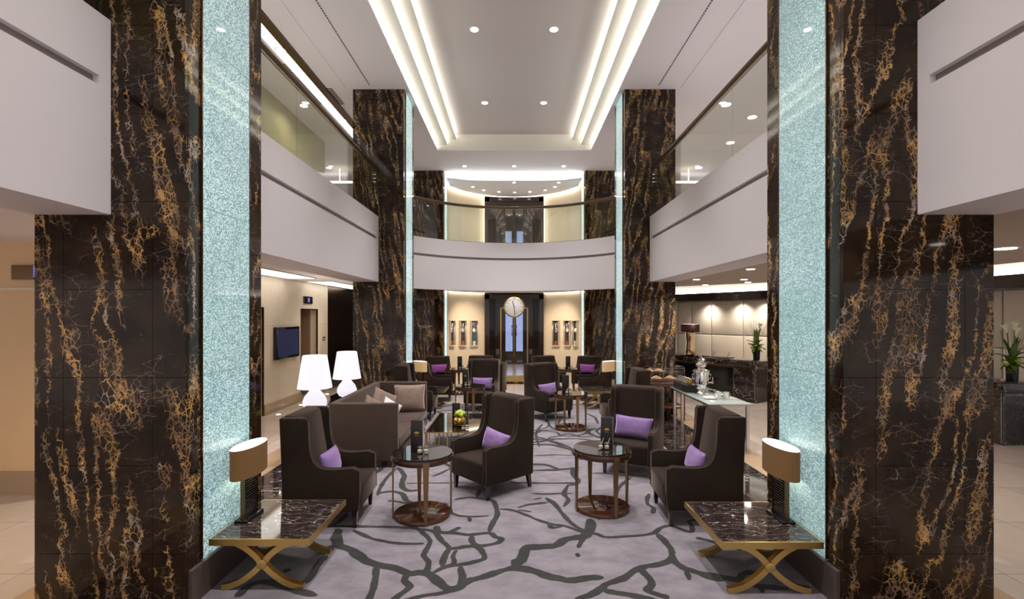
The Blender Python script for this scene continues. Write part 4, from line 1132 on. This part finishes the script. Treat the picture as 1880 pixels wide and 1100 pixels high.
# ---- console and opal lamps
e = empty('console_table', (-2.93, 7.85, 0))
MB().box(-.25,.25,-1.15,1.15,.70,.715).build('table_top', 'dark_glass', e, bevel=.002)
MB().box(-.24,.24,-1.14,1.14,.66,.70).build('frame', 'black', e)
for sx in (-1,1):
    for sy in (-1,1): MB().box(sx*.22,sx*.18,sy*1.12,sy*1.08,.004,.66).build('leg', 'black', e)
tag(e, 'black glass console table behind the sofa holding two white lamps', 'console table')
def opal(x, y, z, sc, lab):
    e = empty('opal_lamp', (x,y,z))
    MB().lathe([(.075*sc,0),(.125*sc,.02*sc),(.160*sc,.075*sc),(.162*sc,.13*sc),(.135*sc,.20*sc),(.09*sc,.255*sc),(.062*sc,.295*sc),(.058*sc,.33*sc)], 40).build('base', 'lamp_white', e)
    MB().lathe([(.235*sc,.315*sc),(.232*sc,.322*sc),(.165*sc,.765*sc),(.158*sc,.775*sc)], 48).build('lamp_shade', 'lamp_white', e)
    MB().sphere((0,-.062*sc,.30*sc), .006, 8, 6).build('switch', 'blackm', e)
    tag(e, lab, 'table lamp', 'white opal glass lamps')
opal(X(578,7.2), 7.2, .715, 1.04, 'white opal glass lamp nearer the camera, behind left wing chair')
opal(X(637,8.4), 8.4, .715, 1.0, 'white opal glass lamp farther back, behind the sofa')

# ---- standing clock
e = empty('standing_clock', (0.0, 15.3, 0)); 
MB().box(-.44,.44,-.2,.2,0,.07).build('marble_plinth', 'marbleL', e)
MB().box(-.43,.43,-.19,.19,.07,.22).build('brass_base', 'brass', e)
b = MB()
for sx in (-1,1):
    for sy in (-1,1): b.box(sx*.43,sx*.40,sy*.19,sy*.16,.22,2.36)
b.box(-.43,.43,-.19,-.16,2.33,2.36); b.box(-.43,.43,.16,.19,2.33,2.36); b.box(-.43,-.40,-.19,.19,2.33,2.36); b.box(.43,.40,-.19,.19,2.33,2.36)
b.build('brass_frame', 'brass', e)
for sx in (-1,1): MB().box(sx*.42,sx*.415,-.16,.16,.22,2.33).build('glass_side', 'clear', e)
cf = MB().cyl((0,-.16,2.37),(0,-.24,2.37),.325,seg=48).build('clock_case', 'brass', e, bevel=.012)
MB().cyl((0,-.241,2.37),(0,-.246,2.37),.285,seg=48).build('dial', 'porcelain', cf)
b = MB()
def hand(b, ang, L, w):
    m = Matrix.Translation((0,-.25,2.37)) @ Matrix.Rotation(ang,4,'Y')
    b.box(-w,w,-.002,.002,-.03,L,mtx=m)
hand(b, math.radians(174), .245, .009); hand(b, math.radians(-16), .20, .011)
b.build('clock_hands', 'black', cf)
b = MB()
for k in range(12):
    m = Matrix.Translation((0,-.248,2.37)) @ Matrix.Rotation(2*PI*k/12,4,'Y'); b.box(-.009,.009,-.001,.001,.225,.25,mtx=m)
b.build('hour_marks', 'blackm', cf)
MB().cyl((0,0,2.1),(0,0,.88),.013).build('pendulum_rod', 'brass', e)
MB().box(-.09,.09,-.02,.02,.60,.88).build('pendulum_bob', 'bronze', e)
tag(e, 'tall brass framed standing clock with round white dial', 'clock')

e = empty('clock_spotlight', (0, 14.55, 2.97))
for k in (-.17,.17):
    MB().cyl((k,0,-.001),(k,.02,-.07),.03,seg=16).build('spot_head', 'steel', e)
MB().box(-.2,.2,-.02,.02,-.012,-.001).build('mount_bar', 'steel', e)
tag(e, 'twin spotlight on the bridge soffit aimed at the clock', 'spotlight')
for k in (-.17,.17):
    l_ = light('SPOT', (k, 14.45, 2.86), 9, (1,.95,.9), spot_size=math.radians(60), spot_blend=.8, shadow_soft_size=.03)
    l_.rotation_euler = (Vector((0,15.05,2.3))-Vector((k,14.45,2.86))).to_track_quat('-Z','Y').to_euler()
# ---- jewellery showcases on the curved wall
for side, xs in ((-1, ((828,),(848,),(869,))), (1, ((1022,),(1043,),(1058,)))):
    for i, (px,) in enumerate(xs):
        # meet the ray with the arc
        best = None
        for k in range(400):
            a = side*(.3+k*.003)
            x = Ra*math.sin(a); y = yca+Ra*math.cos(a)
            d = abs(HX+F*x/y-px)
            if best is None or d < best[0]: best = (d, a, x, y)
        _, a, x, y = best
        e = empty('display_case', (x-.0*math.sin(a), y, 0), -a)
        D = y; zt_, zb_ = Z(589, D), Z(634, D); w = .145
        # local +y points outward from the room
        b = MB(); b.box(-w-.015,w+.015,-.10,-.0,zb_-.03,zb_); b.box(-w-.015,w+.015,-.10,0,zt_,zt_+.012); b.box(-w-.015,-w,-.10,0,zb_,zt_); b.box(w,w+.015,-.10,0,zb_,zt_)
        b.build('case_frame', 'case_cream', e)
        MB().box(-w,w,-.012,-.002,zb_,zt_).build('backing', 'dark_back', e)
        MB().box(-w,w,-.10,-.096,zb_,zt_).build('glass_front', 'clear', e)
        zc = (zb_+zt_)/2+.1
        b = MB(); kind = (i if side < 0 else i+3) % 3
        ring = [(.045*math.cos(t*PI/8), -.03, zc+.07*math.sin(t*PI/8)) for t in range(17)]
        b.tube(ring, .010, 6)
        if kind != 2: b.tube([(-.05,-.03,zc+.25),(0,-.03,zc-.05),(.05,-.03,zc+.25)], .007, 6)
        if kind != 0: b.cyl((0,-.05,zc),(0,-.02,zc),.065,seg=20)
        b.build('jewellery', 'jewel', e)
        MB().box(-.05,.05,-.07,-.02,zb_,zb_+.16).build('stand', 'amber_box' if kind != 2 else 'jewel', e)
        tag(e, 'lit wall showcase of jewellery %s of the doors, %s of three' % ('left' if side < 0 else 'right', ['leftmost','middle','rightmost'][i]), 'display case', 'jewellery showcases')
        light('SPOT', (x-.05*math.sin(a), y-.06, zt_-.02), 7, (1,.85,.7), spot_size=math.radians(100), spot_blend=.6, shadow_soft_size=.02)

b = MB()
for k in range(14):
    b.box(-3.17+k*.034, -3.148+k*.034, 16.194, 16.199, 1.748, 1.772)
for k in range(8):
    b.box(-3.06+k*.034, -3.04+k*.034, 16.194, 16.199, 1.70, 1.718)
tag(b.build('wall_lettering', 'paper'), 'two tiny lines of pale lettering on the farthest left marble column', 'sign')
# ---- pastry trolley
e = empty('pastry_trolley', (3.06, 10.02, 0))
hx, hy = .35, .26
MB().box(-hx,hx,-hy,hy,.68,.83).build('cabinet', 'warm_wood', e, bevel=.006)
MB().box(-hx-.005,hx+.005,-hy-.005,hy+.005,.755,.768).build('metal_band', 'steel', e)
for k in (-1,1):
    d = MB().box(k*.17-.155,k*.17+.155,-hy-.008,-hy,.69,.75).build('drawer', 'warm_wood', e); MB().sphere((k*.17,-hy-.018,.72),.010,8,6).build('knob', 'chrome', d)
for sx in (-1,1):
    for sy in (-1,1):
        MB().box(sx*(hx-.005),sx*(hx-.035),sy*(hy-.005),sy*(hy-.035),.10,.68).build('post', 'warm_wood', e)
        w = MB().cyl((sx*(hx-.03)-.012,sy*(hy-.03),.055),(sx*(hx-.03)+.012,sy*(hy-.03),.055),.053,seg=20).build('castor_wheel', 'blackm', e)
        MB().cyl((sx*(hx-.03)-.015,sy*(hy-.03),.055),(sx*(hx-.03)+.015,sy*(hy-.03),.055),.028,seg=16).build('hub', 'chrome', w)
MB().box(-hx,hx,-hy,hy,.25,.29).build('lower_shelf', 'warm_wood', e, bevel=.005)
dp = rounded([(-hy+.01,.832),(-hy+.01,1.08),(hy-.01,1.08),(hy-.01,.832)], 6, .10)
MB().prism(dp, -hx+.01, hx-.01, 'X').build('glass_cover', 'clear', e)
b = MB()
for xx in (-hx+.01, hx-.01): b.tube([(xx, q[0], q[1]) for q in dp+dp[:1]], .0035, 6)
for yy, zz in ((-hy+.02,1.05),(hy-.02,1.05)): b.tube([(-hx+.01,yy,zz),(hx-.01,yy,zz)], .003, 6)
b.build('cover_edging', 'steel', e)
MB().box(-hx+.02,hx-.02,-.02,.22,.95,.956).build('glass_shelf', 'clear', e)
tag(e, 'wooden pastry trolley on castors with glass dome before the column', 'trolley')
for i, (px, z, w) in enumerate(((1192,.957,'upper left'),(1209,.957,'upper right'),(1205,.832,'lower left'),(1230,.832,'lower right'))):
    yy = 10.1 if z > .9 else 9.9
    pl = empty('pastry_plate', (X(px,yy), yy, z))
    MB().lathe([(.05,0),(.11,.012),(.105,.014),(.05,.004)], 24).build('plate', 'porcelain', pl)
    b = MB(); rnd = random.Random(i)
    for k in range(7): a = k*.9; b.sphere((.05*math.cos(a)*(k>0), .05*math.sin(a)*(k>0), .03+(.018 if k == 0 else 0)), .028, 8, 6, sc=(1.2,1,.6))
    b.build('pastries', 'pastry', pl)
    tag(pl, 'white plate of pastries in the trolley, %s one' % w, 'plate', 'pastry plates in the trolley')

# ---- glass buffet table
e = empty('buffet_table', (3.31, 8.4, 0)); hx, hy = .34, .92
MB().box(-hx,hx,-hy,hy,.735,.75).build('glass_top', 'frost', e, bevel=.002)
for sx in (-1,1):
    for yy in (-hy+.08, hy-.5, hy-.08): MB().box(sx*(hx-.03),sx*(hx-.075),yy-.022,yy+.022,.004,.735).build('leg', 'steel', e)
b = MB()
for sx in (-1,1): b.box(sx*(hx-.035),sx*(hx-.07),-hy+.08,hy-.08,.70,.735)
for yy in (-hy+.08,hy-.08): b.box(-hx+.04,hx-.04,yy-.015,yy+.015,.70,.735)
b.build('frame', 'steel', e)
tag(e, 'glass-topped buffet table with steel legs behind front right chair', 'buffet table')
ty = .75
sam = empty('samovar', (X(1287,8.45), 8.45, ty))
MB().box(-.095,.095,-.095,.095,0,.025).build('foot', 'chrome', sam, bevel=.005)
MB().lathe([(.075,.025),(.05,.05),(.045,.07),(.075,.10),(.09,.13),(.085,.155),(.095,.17),(.125,.19),(.128,.38),(.14,.395),(.138,.405),(.11,.42),(.06,.44),(.055,.455)], 36).build('urn_body', 'chrome', sam)
MB().lathe([(.05,.455),(.085,.485),(.088,.52),(.06,.55),(.045,.56),(.062,.58),(.06,.60),(.025,.62),(.012,.63),(.018,.645),(.006,.66)], 32).build('teapot_top', 'chrome', sam)
MB().tube([(.13,-.0,.20),(.19,0,.20),(.21,0,.19)], .011, 8).build('tap', 'chrome', sam)
MB().cyl((.20,0,.20),(.20,0,.29),.009).build('tap_handle', 'chrome', sam)
for s in (-1,1): MB().tube([(s*.125,-.02,.36),(s*.16,-.02,.34),(s*.155,-.02,.28),(s*.127,-.02,.26)], .007, 8).build('side_handle', 'chrome', sam)
tag(sam, 'tall polished silver samovar urn on the buffet table', 'samovar')
tray = MB().box(3.01,3.23,8.62,9.28,ty,ty+.13).build('jar_tray', 'blackm', bevel=.004); tag(tray, 'long black tray holding a row of jam jars on the buffet', 'tray')
for k in range(7):
    y = 8.68+k*.09; j = empty('jam_jar', (3.12, y, ty+.13))
    MB().lathe([(.028,0),(.034,.005),(.034,.075),(.03,.085)], 16).build('glass_body', 'honey' if k in (0,1) else 'jar', j)
    MB().lathe([(.034,.085),(.034,.10),(.01,.103)], 16).build('lid', 'chrome', j)
    tag(j, 'glass jam jar in the black buffet tray, %s from the camera end' % ['first','second','third','fourth','fifth','sixth','seventh'][k], 'jar', 'jam jars in the buffet tray')
for k, px in enumerate((1319,1333)):
    j = empty('silver_cup', (X(px,7.95), 7.95, ty))
    MB().lathe([(.04,0),(.042,.01),(.05,.10),(.053,.115),(.048,.11),(.038,.015)], 24).build('cup', 'chrome', j)
    MB().tube([(.05,0,.09),(.075,0,.08),(.07,0,.04),(.045,0,.03)], .005, 6).build('handle', 'chrome', j)
    tag(j, '%s silver cup at the near end of the buffet table' % ['left','right'][k], 'cup', 'silver cups')
for k, (px, D, w) in enumerate(((1296,8.2,'beneath the samovar'),(1303,7.98,'left of the silver cups'),(1322,8.35,'behind the silver cups'))):
    o = MB().lathe([(.05,0),(.10,.012),(.098,.015),(.05,.005)], 24).build('saucer', 'porcelain', loc=(X(px,D), D-.12 if k==0 else D, ty)); tag(o, 'white plate on the buffet table %s' % w, 'plate', 'plates on the buffet')
for k, (px, D) in enumerate(((1308,8.75),(1316,8.6))):
    o = MB().box(-.05,.05,-.04,.04,0,.03).build('tea_box', 'black', loc=(X(px,D),D,ty)); tag(o, 'small black tea box behind the samovar, %s' % ['farther one','nearer one'][k], 'box', 'tea boxes on buffet')

downlight((0, 20.0, 2.738), 'downlight added to light the dark door passage behind the clock', .05, None, 130, 140, (1,.92,.88))  # added because the passage floor stayed too dark
# ================================================================== LEFT AISLE LIGHTS (unseen downlights added to brighten the aisle and lift wall)
for x in (-4.3,):
    for y in (3.0,):
        downlight((x,y,2.97), 'added unseen downlight over the left-hand aisle near the camera', .06, None, 165, 150, (1,.80,.56))
downlight((-4.2,6.5,2.97), 'added unseen downlight over the left-hand aisle beside the near column', .06, None, 160, 150, (1,.86,.70))
downlight((-4.0,12.6,2.97), 'unseen ceiling downlight behind the far left column', .06, None, 90, 150, (1,.86,.68))
